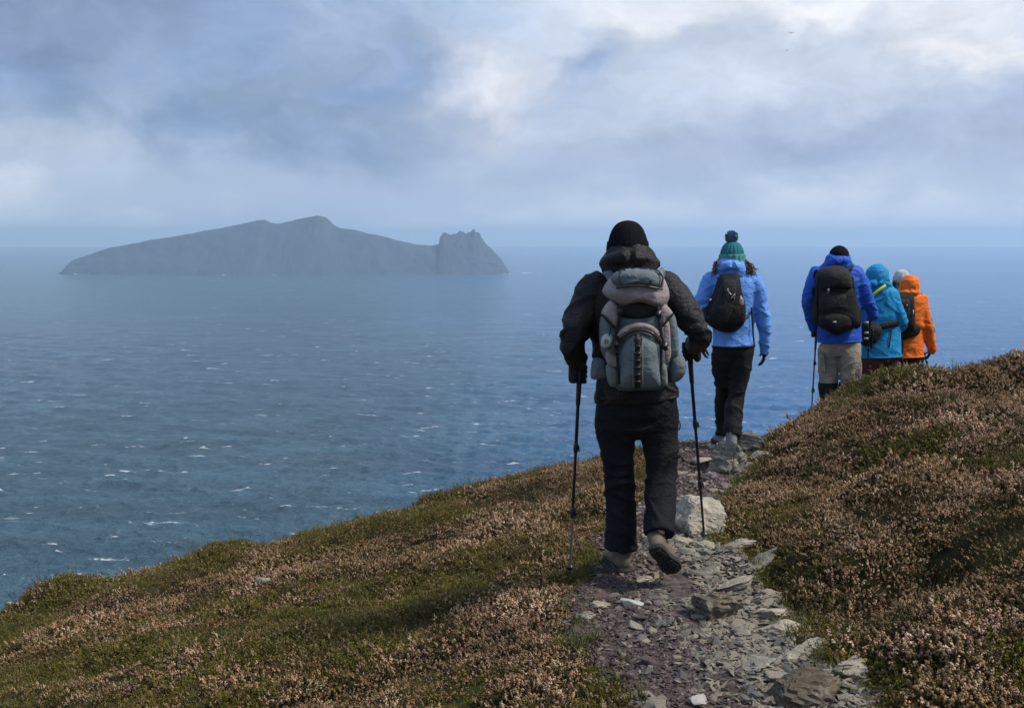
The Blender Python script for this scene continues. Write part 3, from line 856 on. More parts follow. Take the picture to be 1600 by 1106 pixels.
for k_, (a_, b_, y_, sz_, rt_, mt_, lb_) in enumerate([
    (1150, 868, 6.15, (.40, .13, .10), .30, M_PALE, 'long pale rib of bedrock nearest the upright slab'),
    (1185, 888, 5.85, (.44, .14, .10), .34, M_GREY2, 'grey rib of bedrock running into the heather above the wide pale ledge'),
    (1150, 905, 5.6, (.42, .17, .09), .26, M_PALE, 'wide pale ledge of bedrock above the tilted layered rock'),
    (1205, 925, 5.42, (.36, .16, .10), .40, M_PALE, 'pale ledge of bedrock tight against the heather cushion'),
    (1100, 893, 5.75, (.30, .12, .07), .20, M_GREY2, 'thin grey ledge of bedrock by the lifted boot'),
    (1195, 955, 5.15, (.38, .18, .10), .38, M_PALE, 'pale split bedrock right of the tilted layered rock'),
    (1225, 985, 4.9, (.34, .16, .10), .45, M_PALE, 'pale split bedrock under the dark heather hollow'),
    (1160, 990, 4.85, (.28, .14, .07), .30, M_GREY2, 'grey flat bedrock just below the tilted layered rock'),
    (1265, 1030, 4.55, (.40, .17, .09), .42, M_PALE, 'pale rib of bedrock above the nearest layered rock'),
    (1325, 1060, 4.3, (.34, .16, .10), .5, M_PALE, 'pale broken bedrock at the right foot of the near bank'),
    (1190, 1050, 4.4, (.26, .13, .06), .25, M_GREY2, 'grey flat bedrock in the middle of the near path'),
    (935, 952, 5.15, (.20, .12, .06), -.2, M_PALE, 'pale broken stone at the left edge of the path near white quartz'),
    (915, 968, 5.0, (.16, .10, .06), .3, M_GREY2, 'grey broken stone at the grassy left edge of the path'),
    (1010, 902, 5.62, (.20, .12, .05), .1, M_PALE, 'pale flat stone just behind the planted boot')]):
    rock('bedrock' if 'bedrock' in lb_ else 'stone', a_, b_, y_, tuple(np.array(sz_) * (.72, .95, 1.0)), 60 + k_, mt_, lb_, 'rock' if 'bedrock' in lb_ else 'stone', rt_ + rng.uniform(-.3, .3), (rng.uniform(-.1, .35), rng.uniform(-.4, .1)), 14, 0.07, 0.30, 0.30, bed=(0.25, 0.75, 0.6))

def loose_stones():
    kinds = []
    for k in range(10):
        v, f = convex_chip(300 + k, 13, 0.36 + 0.03 * (k % 4), 1.35)
        bm = bmesh.new()
        bv = [bm.verts.new(q) for q in v]
        for q in f:
            try: bm.faces.new([bv[i] for i in q])
            except ValueError: pass
        bmesh.ops.bevel(bm, geom=bm.edges[:], offset=0.05, segments=1, affect='EDGES')
        me = bpy.data.meshes.new('loose_stone'); bm.to_mesh(me); bm.free()
        kinds.append(me)
    mats = {'red': M_RED, 'mauve': M_MAUVE, 'pale': M_PALE, 'grey': M_GREY}
    lib = {(k, c): None for k in range(10) for c in mats}
    for k in range(10):
        for c, mt in mats.items():
            me = kinds[k].copy(); me.materials.append(mt); lib[(k, c)] = me
    words = {'red': 'dark red shale', 'mauve': 'mauve grey shale', 'pale': 'pale cream schist', 'grey': 'mid grey schist'}
    p = on_path(285, hi_e=1.08, y0=3.35, y1=9.6)
    z = ground_z(p[:, 0], p[:, 1])
    ps = pale_share(p[:, 0], p[:, 1])
    for (x, y, e), zz, pp in zip(p, z, ps):
        u = rng.uniform()
        c = ('pale' if rng.uniform() < 0.75 else 'grey') if u < pp else ('red' if rng.uniform() < .45 else 'mauve')
        if u > pp and rng.uniform() < 0.16: c = 'pale'
        o = bpy.data.objects.new('loose_stone', lib[(int(rng.integers(0, 10)), c)])
        COL.objects.link(o)
        s = (0.020 + 0.040 * rng.uniform() ** 1.5) * (1.25 if c in ('pale', 'grey') else 1.0)
        o.scale = (s, s, s * rng.uniform(0.8, 1.3))
        o.rotation_euler = (rng.normal(0, .16), rng.normal(0, .16), rng.uniform(0, 6.28))
        o.location = (x, y, zz + 0.08 * s)
        where = 'at the near path end' if y < 4.75 else 'behind the lead walker' if y < 5.7 else 'by the upright pale slab' if y < 7.3 else 'on the far path stretch'
        big = 'palm sized' if s > 0.034 else 'small'
        tag(o, 'loose %s %s stone %s' % (big, words[c], where), 'stone', 'loose %s %s stones %s' % (big, words[c], where))
loose_stones()
# ================================================================== modelling helpers for people and kit
def spline(pts, n, closed=False):
    """Catmull-Rom through points (rows of any width)."""
    p = np.asarray(pts, dtype=float); m = len(p)
    if m == 2 and not closed:
        return p[0] + (p[1] - p[0]) * np.linspace(0, 1, n)[:, None]
    out = []
    segs = m if closed else m - 1
    for t in np.linspace(0, segs, n, endpoint=not closed):
        i = min(int(t), segs - 1); u = t - i
        g = (lambda k: p[k % m]) if closed else (lambda k: p[min(max(k, 0), m - 1)])
        a, b, c, d = g(i - 1), g(i), g(i + 1), g(i + 2)
        out.append(0.5 * ((2 * b) + (-a + c) * u + (2 * a - 5 * b + 4 * c - d) * u * u + (-a + 3 * b - 3 * c + d) * u ** 3))
    return np.array(out)

def tube(pts, rad, n=16, seg=None, ref=(1, 0, 0), caps=True, dome=True):
    """Swept ellipse: pts (k,3), rad list of r or (a,b); a lies along ref."""
    p = np.array([tuple(q) for q in pts], dtype=float)
    r = np.array([(q, q) if np.isscalar(q) else tuple(q) for q in rad], dtype=float)
    seg = seg or max(2, 5 * (len(p) - 1) + 1)
    pr = spline(np.hstack([p, r]), seg)
    p, r = pr[:, :3], np.maximum(pr[:, 3:], 1e-4)
    T = np.gradient(p, axis=0); T /= np.linalg.norm(T, axis=1)[:, None] + 1e-12
    if dome:
        for end in ((0, 1) if dome is True else dome):
            q0, t0, r0 = (p[0], -T[0], r[0]) if end == 0 else (p[-1], T[-1], r[-1])
            k = np.array([0.45, 0.75, 0.93]); h = min(r0)
            add = q0 + t0 * (k * h)[:, None]; ar = r0 * np.sqrt(1 - k * k)[:, None]; at = np.repeat(t0[None], 3, 0) * (-1 if end == 0 else 1)
            if end == 0: p, r, T = np.vstack([add[::-1], p]), np.vstack([ar[::-1], r]), np.vstack([at, T])
            else: p, r, T = np.vstack([p, add]), np.vstack([r, ar]), np.vstack([T, at])
    a = np.array(ref, dtype=float)[None] - T * (T @ np.array(ref, dtype=float))[:, None]
    a /= np.linalg.norm(a, axis=1)[:, None] + 1e-9
    b = np.cross(T, a)
    th = np.linspace(0, 2 * math.pi, n, endpoint=False)
    V = p[:, None] + (a * r[:, :1])[:, None] * np.cos(th)[None, :, None] + (b * r[:, 1:])[:, None] * np.sin(th)[None, :, None]
    F = grid_faces(len(p), n, True).tolist()
    V = V.reshape(-1, 3)
    if caps:
        F.append(list(range(n))[::-1]); F.append([(len(p) - 1) * n + i for i in range(n)])
    return V, F

def ball(c, r, n=14):
    c = np.array(tuple(c)); r = np.array((r, r, r) if np.isscalar(r) else r, dtype=float)
    V, F = [], []
    m = n // 2 + 1
    for i in range(m):
        ph = math.pi * (i + 0.02) / (m - 1 + 0.04)
        for j in range(n):
            t = 2 * math.pi * j / n
            V.append(c + r * np.array([math.sin(ph) * math.cos(t), math.sin(ph) * math.sin(t), math.cos(ph)]))
    F = grid_faces(m, n, True).tolist(); F.append(list(range(n))); F.append([(m - 1) * n + i for i in range(n)][::-1])
    return np.array(V), F

def join(parts):
    V, F, b = [], [], 0
    for v, f in parts:
        V.append(np.asarray(v)); F += [[i + b for i in q] for q in f]; b += len(v)
    return np.vstack(V), F

def fused(parts, voxel=0.012, smooth=4):
    """One continuous skin grown over overlapping shapes."""
    V, F = join(parts)
    me = bpy.data.meshes.new('tmp'); me.from_pydata(V.tolist(), [], F)
    bm = bmesh.new(); bm.from_mesh(me); bmesh.ops.recalc_face_normals(bm, faces=bm.faces); bm.to_mesh(me); bm.free()
    o = bpy.data.objects.new('tmp', me); COL.objects.link(o)
    md = o.modifiers.new('r', 'REMESH'); md.mode = 'VOXEL'; md.voxel_size = voxel
    if smooth:
        sm = o.modifiers.new('s', 'SMOOTH'); sm.iterations = smooth; sm.factor = 0.5
    dg = bpy.context.evaluated_depsgraph_get()
    ev = o.evaluated_get(dg); m2 = ev.to_mesh()
    n = len(m2.vertices); co = np.empty(n * 3, dtype=np.float32); m2.vertices.foreach_get('co', co)
    no = np.empty(n * 3, dtype=np.float32); m2.vertices.foreach_get('normal', no)
    f = [list(p.vertices) for p in m2.polygons]
    ev.to_mesh_clear(); bpy.data.objects.remove(o); bpy.data.meshes.remove(me)
    return co.reshape(-1, 3).astype(float), no.reshape(-1, 3).astype(float), f

def folds(V, N, amp=0.006, scale=(9, 9, 24), seed=0, zones=(), sharp=1.0):
    """Creases: ridged noise, stronger near the given (point, radius, gain) zones."""
    r = np.full(len(V), -9.0)
    for q, (ay, ax) in enumerate(((0.45, 0.2), (-0.5, -0.15), (0.05, 0.5))):
        M = np.array(Matrix.Rotation(ay, 3, 'Y') @ Matrix.Rotation(ax, 3, 'X'))
        p = (V @ M.T) * np.array(scale) * (1.0, 1.15, 0.8)[q] + seed * 3.7 + q * 11.3
        wp = p + 0.5 * np.stack([vnoise(p * 0.6 + 9), vnoise(p * 0.6 + 21), vnoise(p * 0.6 + 33)], 1)
        r = np.maximum(r, (1 - np.abs(vnoise(wp))) ** 4 * (0.65 + 0.35 * vnoise(p * 0.35 + 50)))
    r = 1.7 * (r - 0.45)
    soft = fbm(V * 5 + seed, 2)
    g = np.full(len(V), 0.55)
    for c, rad, k in zones:
        g += k * np.exp(-((V - np.array(tuple(c))) ** 2).sum(1) / rad ** 2)
    return V + N * (amp * (r * g + 0.7 * soft))[:, None]

def garment(name, parts, mat, root, voxel=0.012, amp=0.006, scale=(9, 9, 24), seed=0, zones=(), smooth=4, label=None):
    V, N, F = fused(parts, voxel, smooth)
    V = folds(V, N, amp, scale, seed, zones) if amp else V
    o = mesh_obj(name, V, F, mat, root, True)
    o.data.transform(Matrix.Translation(-Vector(root.location)))
    if label: o['label'] = label
    return o

def part(name, vf, mat, parent, smooth=True, label=None):
    """A child mesh given in world coordinates."""
    o = mesh_obj(name, vf[0], vf[1], mat, parent, smooth)
    base = parent
    off = Vector((0, 0, 0))
    while base is not None:
        off += Vector(base.location); base = base.parent
    o.data.transform(Matrix.Translation(-off))
    if label: o['label'] = label
    return o

def thing(name, loc, label, cat, group=None):
    o = bpy.data.objects.new(name, None); COL.objects.link(o)
    o.location = loc; o.empty_display_size = 0.1
    return tag(o, label, cat, group)

def puff(outline, yb, T, back=0.0, rings=9, n=56, power=3.2, wob=0.004, seed=0, yslope=0.0):
    """A stuffed panel: a smooth outline (photo pixels at depth yb) swelling T towards the viewer."""
    o2 = spline(np.array(outline, dtype=float), n, closed=True)
    W = np.array([tuple(P(a, b, yb)) for a, b in o2]); c = W.mean(0)
    V = []
    if back: V.append(W + np.array([0, back, 0]) - (W - c) * 0.06)
    for k in range(rings):
        s = 1 - (k / (rings - 1)) ** 1.6 if k < rings - 1 else 0.02
        q = c + (W - c) * s
        d = T * (1 - s ** power) ** 0.55
        q = q + np.array([0, -1, 0]) * d
        if wob:
            q = q + np.array([0, 1, 0])[None] * (wob * fbm(q * np.array([22, 8, 30]) + seed, 3) * (1 if k else 0))[:, None]
        if yslope: q = q + np.array([0, yslope, 0]) * (q[:, 2] - c[2])[:, None]
        V.append(q)
    m = len(V); V = np.vstack(V)
    F = grid_faces(m, n, True).tolist()
    F.append(list(range(n))[::-1]); F.append([(m - 1) * n + i for i in range(n)])
    return V, F

def ribbon(pts, width, thick=0.003, seg=None, face=(0, -1, 0)):
    p = np.array([tuple(q) for q in pts], dtype=float)
    seg = seg or 5 * (len(p) - 1) + 1
    p = spline(p, seg)
    T = np.gradient(p, axis=0); T /= np.linalg.norm(T, axis=1)[:, None] + 1e-12
    fa = np.array(face, dtype=float)
    w = np.cross(T, fa); w /= np.linalg.norm(w, axis=1)[:, None] + 1e-9
    nn = np.cross(w, T)
    V = np.stack([p - w * width / 2 - nn * thick / 2, p + w * width / 2 - nn * thick / 2, p + w * width / 2 + nn * thick / 2, p - w * width / 2 + nn * thick / 2], 1).reshape(-1, 3)
    F = grid_faces(seg, 4, True).tolist(); F += [[3, 2, 1, 0], [(seg - 1) * 4 + i for i in range(4)]]
    return V, F

def box(c, s, rot=None):
    v = np.array([[x, y, z] for z in (-.5, .5) for x, y in ((-.5, -.5), (.5, -.5), (.5, .5), (-.5, .5))]) * np.array(s)
    if rot is not None: v = v @ np.array(rot).T
    return v + np.array(tuple(c)), [[3, 2, 1, 0], [4, 5, 6, 7], [0, 1, 5, 4], [1, 2, 6, 5], [2, 3, 7, 6], [3, 0, 4, 7]]

def grip_hand(c, axis, palm, sz=1.0, r_pole=0.016):
    """A closed hand: palm beside the pole, four fingers and a thumb wrapped round it."""
    c, a, q = np.array(tuple(c)), np.array(tuple(axis), dtype=float), np.array(tuple(palm), dtype=float)
    a /= np.linalg.norm(a); q -= a * (q @ a); q /= np.linalg.norm(q); s = np.cross(a, q)
    R_ = (r_pole + 0.010) * sz
    out = [tube([c + q * R_ * 1.35 - a * 0.034 * sz, c + q * R_ * 1.45 + a * 0.034 * sz], [(0.017 * sz, 0.026 * sz)] * 2, 12, ref=q)]
    for i, (h, L) in enumerate(((0.033, 3.5), (0.011, 3.8), (-0.011, 3.6), (-0.032, 3.1))):
        pts = []
        for k in range(5):
            th = 0.35 + L * k / 4
            pts.append(c + a * (h - 0.004 * k) * sz + (q * math.cos(th) + s * math.sin(th)) * R_)
        out.append(tube(pts, [0.0115 * sz, 0.012 * sz, 0.0112 * sz, 0.0105 * sz, 0.0085 * sz], 8, 14, ref=a))
    th_ = [c + q * R_ * 1.5 + a * 0.020 * sz, c + q * R_ * .9 - s * R_ * .8 + a * 0.040 * sz, c - s * R_ * 1.05 - q * .1 * R_ + a * 0.046 * sz, c - s * R_ * .7 - q * R_ * .8 + a * 0.044 * sz]
    out.append(tube(th_, [0.015 * sz, 0.0135 * sz, 0.0115 * sz, 0.009 * sz], 8, 12, ref=a))
    return out

def open_hand(wrist, d, palm_n, sz=1.0, curl=0.5):
    """A relaxed hanging hand: palm, four unequal fingers slightly curled, thumb off the side."""
    w, d, n = np.array(tuple(wrist)), np.array(tuple(d), dtype=float), np.array(tuple(palm_n), dtype=float)
    d /= np.linalg.norm(d); n -= d * (n @ d); n /= np.linalg.norm(n); s = np.cross(d, n)
    out = [tube([w, w + d * 0.045 * sz, w + d * 0.092 * sz], [(0.028 * sz, 0.018 * sz), (0.040 * sz, 0.017 * sz), (0.040 * sz, 0.014 * sz)], 12, ref=s)]
    for o_, L in ((0.030, 0.072), (0.010, 0.082), (-0.010, 0.076), (-0.029, 0.060)):
        b0 = w + d * 0.088 * sz + s * o_ * sz; pts = [b0]; dd = d.copy()
        for k in range(3):
            ang = curl * (0.5 + 0.4 * k)
            dk = d * math.cos(ang) + n * math.sin(ang)
            pts.append(pts[-1] + dk * L * sz * (0.42, 0.33, 0.25)[k])
        out.append(tube(pts, [0.0115 * sz, 0.011 * sz, 0.010 * sz, 0.008 * sz], 8, 12, ref=s))
    t0 = w + d * 0.025 * sz + s * 0.030 * sz
    out.append(tube([t0, t0 + (s * .7 + d * .6 + n * .35) * 0.035 * sz, t0 + (s * .8 + d * 1.3 + n * .7) * 0.048 * sz], [0.015 * sz, 0.013 * sz, 0.009 * sz], 8, 10, ref=n))
    return out

def boot(root, ankle, toe_dir, up, mat, mat_sole, sz=1.0, shaft=0.15, voxel=0.008, label=None):
    """Walking boot: shaft, rounded toe, heel; the lugged sole is its own piece."""
    A = np.array(tuple(ankle)); t = np.array(tuple(toe_dir), dtype=float); t /= np.linalg.norm(t)
    u = np.array(tuple(up), dtype=float); u -= t * (u @ t); u /= np.linalg.norm(u); s = np.cross(t, u)
    M = np.stack([s, t, u], 1)
    L = lambda x, y, z: A + M @ (np.array([x, y, z]) * sz)
    pr = [tube([L(0, -0.005, shaft), L(0, -0.005, 0.06), L(0, -0.01, -0.02)], [(0.052 * sz, 0.058 * sz), (0.049 * sz, 0.056 * sz), (0.045 * sz, 0.055 * sz)], 16, ref=s),
          tube([L(0, -0.04, -0.045), L(0, 0.03, -0.042), L(0, 0.10, -0.052), L(0, 0.165, -0.058)], [(0.038 * sz, 0.040 * sz), (0.042 * sz, 0.046 * sz), (0.050 * sz, 0.036 * sz), (0.042 * sz, 0.027 * sz)], 16, ref=s),
          tube([L(0, 0.03, 0.03), L(0, 0.085, -0.035)], [(0.036 * sz, 0.034 * sz), (0.040 * sz, 0.028 * sz)], 12, ref=s),
          tube([L(-0.03, -0.03, shaft - 0.005), L(0.03, -0.03, shaft - 0.005)], [0.022 * sz] * 2, 10)]
    V, N, F = fused(pr, voxel, 3)
    V = folds(V, N, 0.0022 * sz, (26, 26, 50), 4)
    b = part('boot', (V, F), mat, root, label=label)
    ol = [(-0.034, -0.072), (0, -0.084), (0.034, -0.072), (0.040, -0.02), (0.040, 0.04), (0.054, 0.11), (0.050, 0.165), (0.022, 0.203), (-0.022, 0.203), (-0.050, 0.165), (-0.050, 0.11), (-0.038, 0.04), (-0.040, -0.02)]
    o2 = spline(np.array(ol), 44, closed=True)
    rings = []
    for zz, k in ((-0.070, 0.98), (-0.080, 1.03), (-0.094, 1.03), (-0.100, 0.97)):
        rings.append(np.array([L(x * k, 0.06 + (y - 0.06) * k, zz) for x, y in o2]))
    V = np.vstack(rings); n = len(o2)
    F = grid_faces(4, n, True).tolist() + [list(range(n))[::-1], [3 * n + i for i in range(n)]]
    pieces = [(V, F)]
    for yy in np.arange(-0.065, 0.19, 0.026):
        if 0.005 < yy < 0.04: continue
        wv_ = np.interp(yy, [-.075, -.03, .03, .11, .16, .2], [.026, .032, .030, .044, .042, .018])
        for sx in (-1, 1):
            pieces.append(box(L(sx * wv_ * .55, yy, -0.104), (wv_ * .85 * sz, 0.014 * sz, 0.012 * sz), M))
    part('sole', join(pieces), mat_sole, b, False)
    return b

def trekking_pole(top, tip, label, group, mats, lower=None, basket=True, strap_dir=(0, -1, 0)):
    t, e = np.array(tuple(top)), np.array(tuple(tip)); d = e - t; Lg = np.linalg.norm(d); d /= Lg
    at = lambda k: t + d * k
    o = thing('trekking_pole', tuple(e), label, 'trekking pole', group)
    g = part('grip', join([tube([at(-0.012), at(0.0), at(0.04), at(0.085), at(0.12)], [0.017, 0.020, 0.0155, 0.0165, 0.0135], 12), tube([at(0.12), at(0.24)], [0.0145, 0.0125], 12)]), mats['foam'], o)
    part('wrist_strap', ribbon([at(0.0), at(0.05) + np.array(strap_dir) * 0.045, at(0.12) + np.array(strap_dir) * 0.05, at(0.10) + np.array(strap_dir) * 0.018, at(0.01)], 0.016, 0.003), mats['strap'], o)
    k1 = Lg * 0.40; k2 = Lg * 0.70
    part('upper_shaft', tube([at(0.2), at(k1)], [0.0095, 0.0095], 10, 2), mats['shaft'], o)
    part('middle_shaft', tube([at(k1), at(k2)], [0.0082, 0.0082], 10, 2), mats['shaft'], o)
    part('lower_shaft', tube([at(k2), at(Lg - 0.05)], [0.0070, 0.0066], 10, 2), lower or mats['shaft'], o)
    sd = np.cross(d, [0, 1, 0]); sd /= np.linalg.norm(sd)
    for kk in (k1, k2):
        part('clamp', join([tube([at(kk - 0.03), at(kk - 0.012), at(kk + 0.015)], [0.0115, 0.0145, 0.0115], 10, 6), tube([at(kk - 0.018) + sd * 0.014, at(kk + 0.012) + sd * 0.019], [0.005, 0.004], 8, 3)]), mats['foam'], o)
    if basket:
        part('basket', tube([at(Lg - 0.075), at(Lg - 0.062), at(Lg - 0.058)], [0.009, 0.024, 0.022], 14, 6), mats['foam'], o)
    part('tip', tube([at(Lg - 0.06), at(Lg - 0.012), at(Lg)], [0.0068, 0.004, 0.002], 8, 4), mats['metal'], o)
    return o

def head_shape(c, hw=0.077, sz=1.0, turn=0.0, neck=None):
    """Cranium, jaw, nose, brow, lips and ears, facing +Y turned by an angle; returned as parts to fuse."""
    c = np.array(tuple(c)); M = np.array(Matrix.Rotation(turn, 3, 'Z'))
    L = lambda x, y, z: c + M @ (np.array([x, y, z]) * sz)
    out = [ball(c, (hw * sz, 0.098 * sz, 0.112 * sz)), tube([L(0, 0.035, -0.03), L(0, 0.062, -0.098)], [(0.060 * sz, 0.05 * sz), (0.032 * sz, 0.026 * sz)], 14),
           tube([L(0, 0.092, 0.015), L(0, 0.116, -0.022), L(0, 0.108, -0.036)], [0.009 * sz, 0.014 * sz, 0.012 * sz], 8),
           tube([L(-0.04, 0.086, 0.028), L(0.04, 0.086, 0.028)], [0.011 * sz] * 2, 8), tube([L(-0.02, 0.090, -0.062), L(0.02, 0.090, -0.062)], [0.009 * sz] * 2, 8),
           ball(L(-hw * 1.02, -0.005, -0.008), (0.012 * sz, 0.020 * sz, 0.032 * sz)), ball(L(hw * 1.02, -0.005, -0.008), (0.012 * sz, 0.020 * sz, 0.032 * sz)),
           ball(L(-0.030, 0.080, 0.008), 0.013 * sz), ball(L(0.030, 0.080, 0.008), 0.013 * sz)]
    nb = neck if neck is not None else L(0, -0.01, -0.22)
    out.append(tube([L(0, -0.01, -0.06), nb], [0.058 * sz, 0.062 * sz], 14))
    return out

def beanie(root, rings, y, mat, depth=1.18, voxel=0.006, cuff=None, mat_cuff=None, ribs=40, rib_amp=0.0016, pom=None, mat_pom=None, label=None, name='beanie'):
    """Knitted hat from (px centre, py, half-width px) rings, top first, with knit ribs and a turned-up cuff."""
    k = y / F_PX
    pts = [P(a, b_, y) for a, b_, h in rings][::-1]; rad = [(h * k, h * k * depth) for a, b_, h in rings][::-1]
    V, F = tube(pts, rad, 96, 40, dome=False)
    c = np.array(tuple(pts[0])); ang = np.arctan2(V[:, 1] - c[1], V[:, 0] - c[0])
    u = V - np.array([c[0], c[1], 0]); u[:, 2] = 0; u /= np.linalg.norm(u, axis=1)[:, None] + 1e-6
    V = V + u * (rib_amp * np.cos(ang * ribs) + rib_amp * 0.6 * fbm(V * 60, 2) + 0.004 * fbm(V * 9, 2))[:, None]
    h = part(name, (V, F), mat, root, label=label)
    if cuff:
        pts = [P(a, b_, y) for a, b_, hh in cuff][::-1]; rad = [((hh + 1.2) * k, (hh + 1.2) * k * depth) for a, b_, hh in cuff][::-1]
        V, F = tube(pts, rad, 96, 14, dome=False)
        ang = np.arctan2(V[:, 1] - c[1], V[:, 0] - c[0])
        u = V - np.array([c[0], c[1], 0]); u[:, 2] = 0; u /= np.linalg.norm(u, axis=1)[:, None] + 1e-6
        V = V + u * (rib_amp * np.cos(ang * ribs * .8) + 0.003 * fbm(V * 12, 2))[:, None]
        part('cuff', (V, F), mat_cuff or mat, h)
    if pom:
        a, b_, r = pom
        cc = np.array(tuple(P(a, b_, y))); rr = r * k
        rg = np.random.default_rng(8); VV, FF = [], []
        for i in range(900):
            d = rg.normal(0, 1, 3); d /= np.linalg.norm(d); s_ = np.cross(d, rg.normal(0, 1, 3)); s_ /= np.linalg.norm(s_)
            L = rr * rg.uniform(0.82, 1.08); b0 = len(VV)
            VV += [cc + d * rr * .25 - s_ * .0015, cc + d * rr * .25 + s_ * .0015, cc + d * L + s_ * .0035, cc + d * L - s_ * .0035]; FF.append([b0, b0 + 1, b0 + 2, b0 + 3])
        v2, f2 = ball(cc, rr * 0.86, 18); f2 = [[i + len(VV) for i in q] for q in f2]
        part('pompom', (np.vstack([np.array(VV), v2]), FF + f2), mat_pom or mat, h)
    return h

# ================================================================== materials of clothing and kit
SKIN = plain('skin', (0.48, 0.30, 0.22), 0.55)
C_BLACK = cloth('black_shell', (0.0095, 0.0092, 0.0118), 0.6, fold_s=0.6, spec=0.28)
C_TROUSER = cloth('charcoal_trousers', (0.0100, 0.0110, 0.0148), 0.8, fold_s=0.5, spec=0.14)
C_KNIT = cloth('black_knit', (0.0075, 0.0075, 0.0105), 0.95, 400, fold_s=0.2, spec=0.08)
C_SLATE = cloth('slate_ripstop', (0.115, 0.147, 0.162), 0.7, fold_s=0.4)
C_SLATE2 = cloth('pale_slate_mesh', (0.15, 0.19, 0.18), 0.75)
C_TAUPE = cloth('taupe_ripstop', (0.30, 0.255, 0.26), 0.72, fold_s=0.4)
C_WEB = cloth('black_webbing', (0.011, 0.011, 0.012), 0.6)
C_PLASTIC = plain('black_plastic', (0.015, 0.015, 0.016), 0.4)
C_PIPE = cloth('grey_piping', (0.20, 0.21, 0.20), 0.7)
C_BOOT = plain('brown_leather', (0.115, 0.088, 0.066), 0.75, var=0.3, scale=24, bs=0.4)
C_SOLE = plain('black_rubber', (0.014, 0.013, 0.013), 0.8)
C_GLOVE = cloth('black_glove', (0.014, 0.014, 0.016), 0.8)
M_POLE = plain('dark_alloy', (0.030, 0.030, 0.034), 0.35, 0.6)
M_POLE_L = plain('grey_alloy', (0.20, 0.195, 0.185), 0.45, 0.5)
M_STEEL = plain('steel_tip', (0.35, 0.35, 0.36), 0.35, 0.9)
PM = {'foam': C_PLASTIC, 'strap': C_WEB, 'shaft': M_POLE, 'metal': M_STEEL}
def gz(x, y): return float(ground_z(np.array([x]), np.array([y]))[0])
def limb(pts, k=1.0, dome=True):
    """(px, py, y, half-width px[, depth ratio]) rows to a tube."""
    return tube([P(a[0], a[1], a[2]) for a in pts], [(a[3] * a[2] / F_PX * k, a[3] * a[2] / F_PX * k * (a[4] if len(a) > 4 else 1.0)) for a in pts], 20, dome=dome)
def slab(pts, k=1.0, dome=True):
    """Torso rings: (px, py, y, half-width px, half-depth m)."""
    return tube([P(a[0], a[1], a[2]) for a in pts], [(a[3] * a[2] / F_PX * k, a[4] * k) for a in pts], 28, dome=dome)

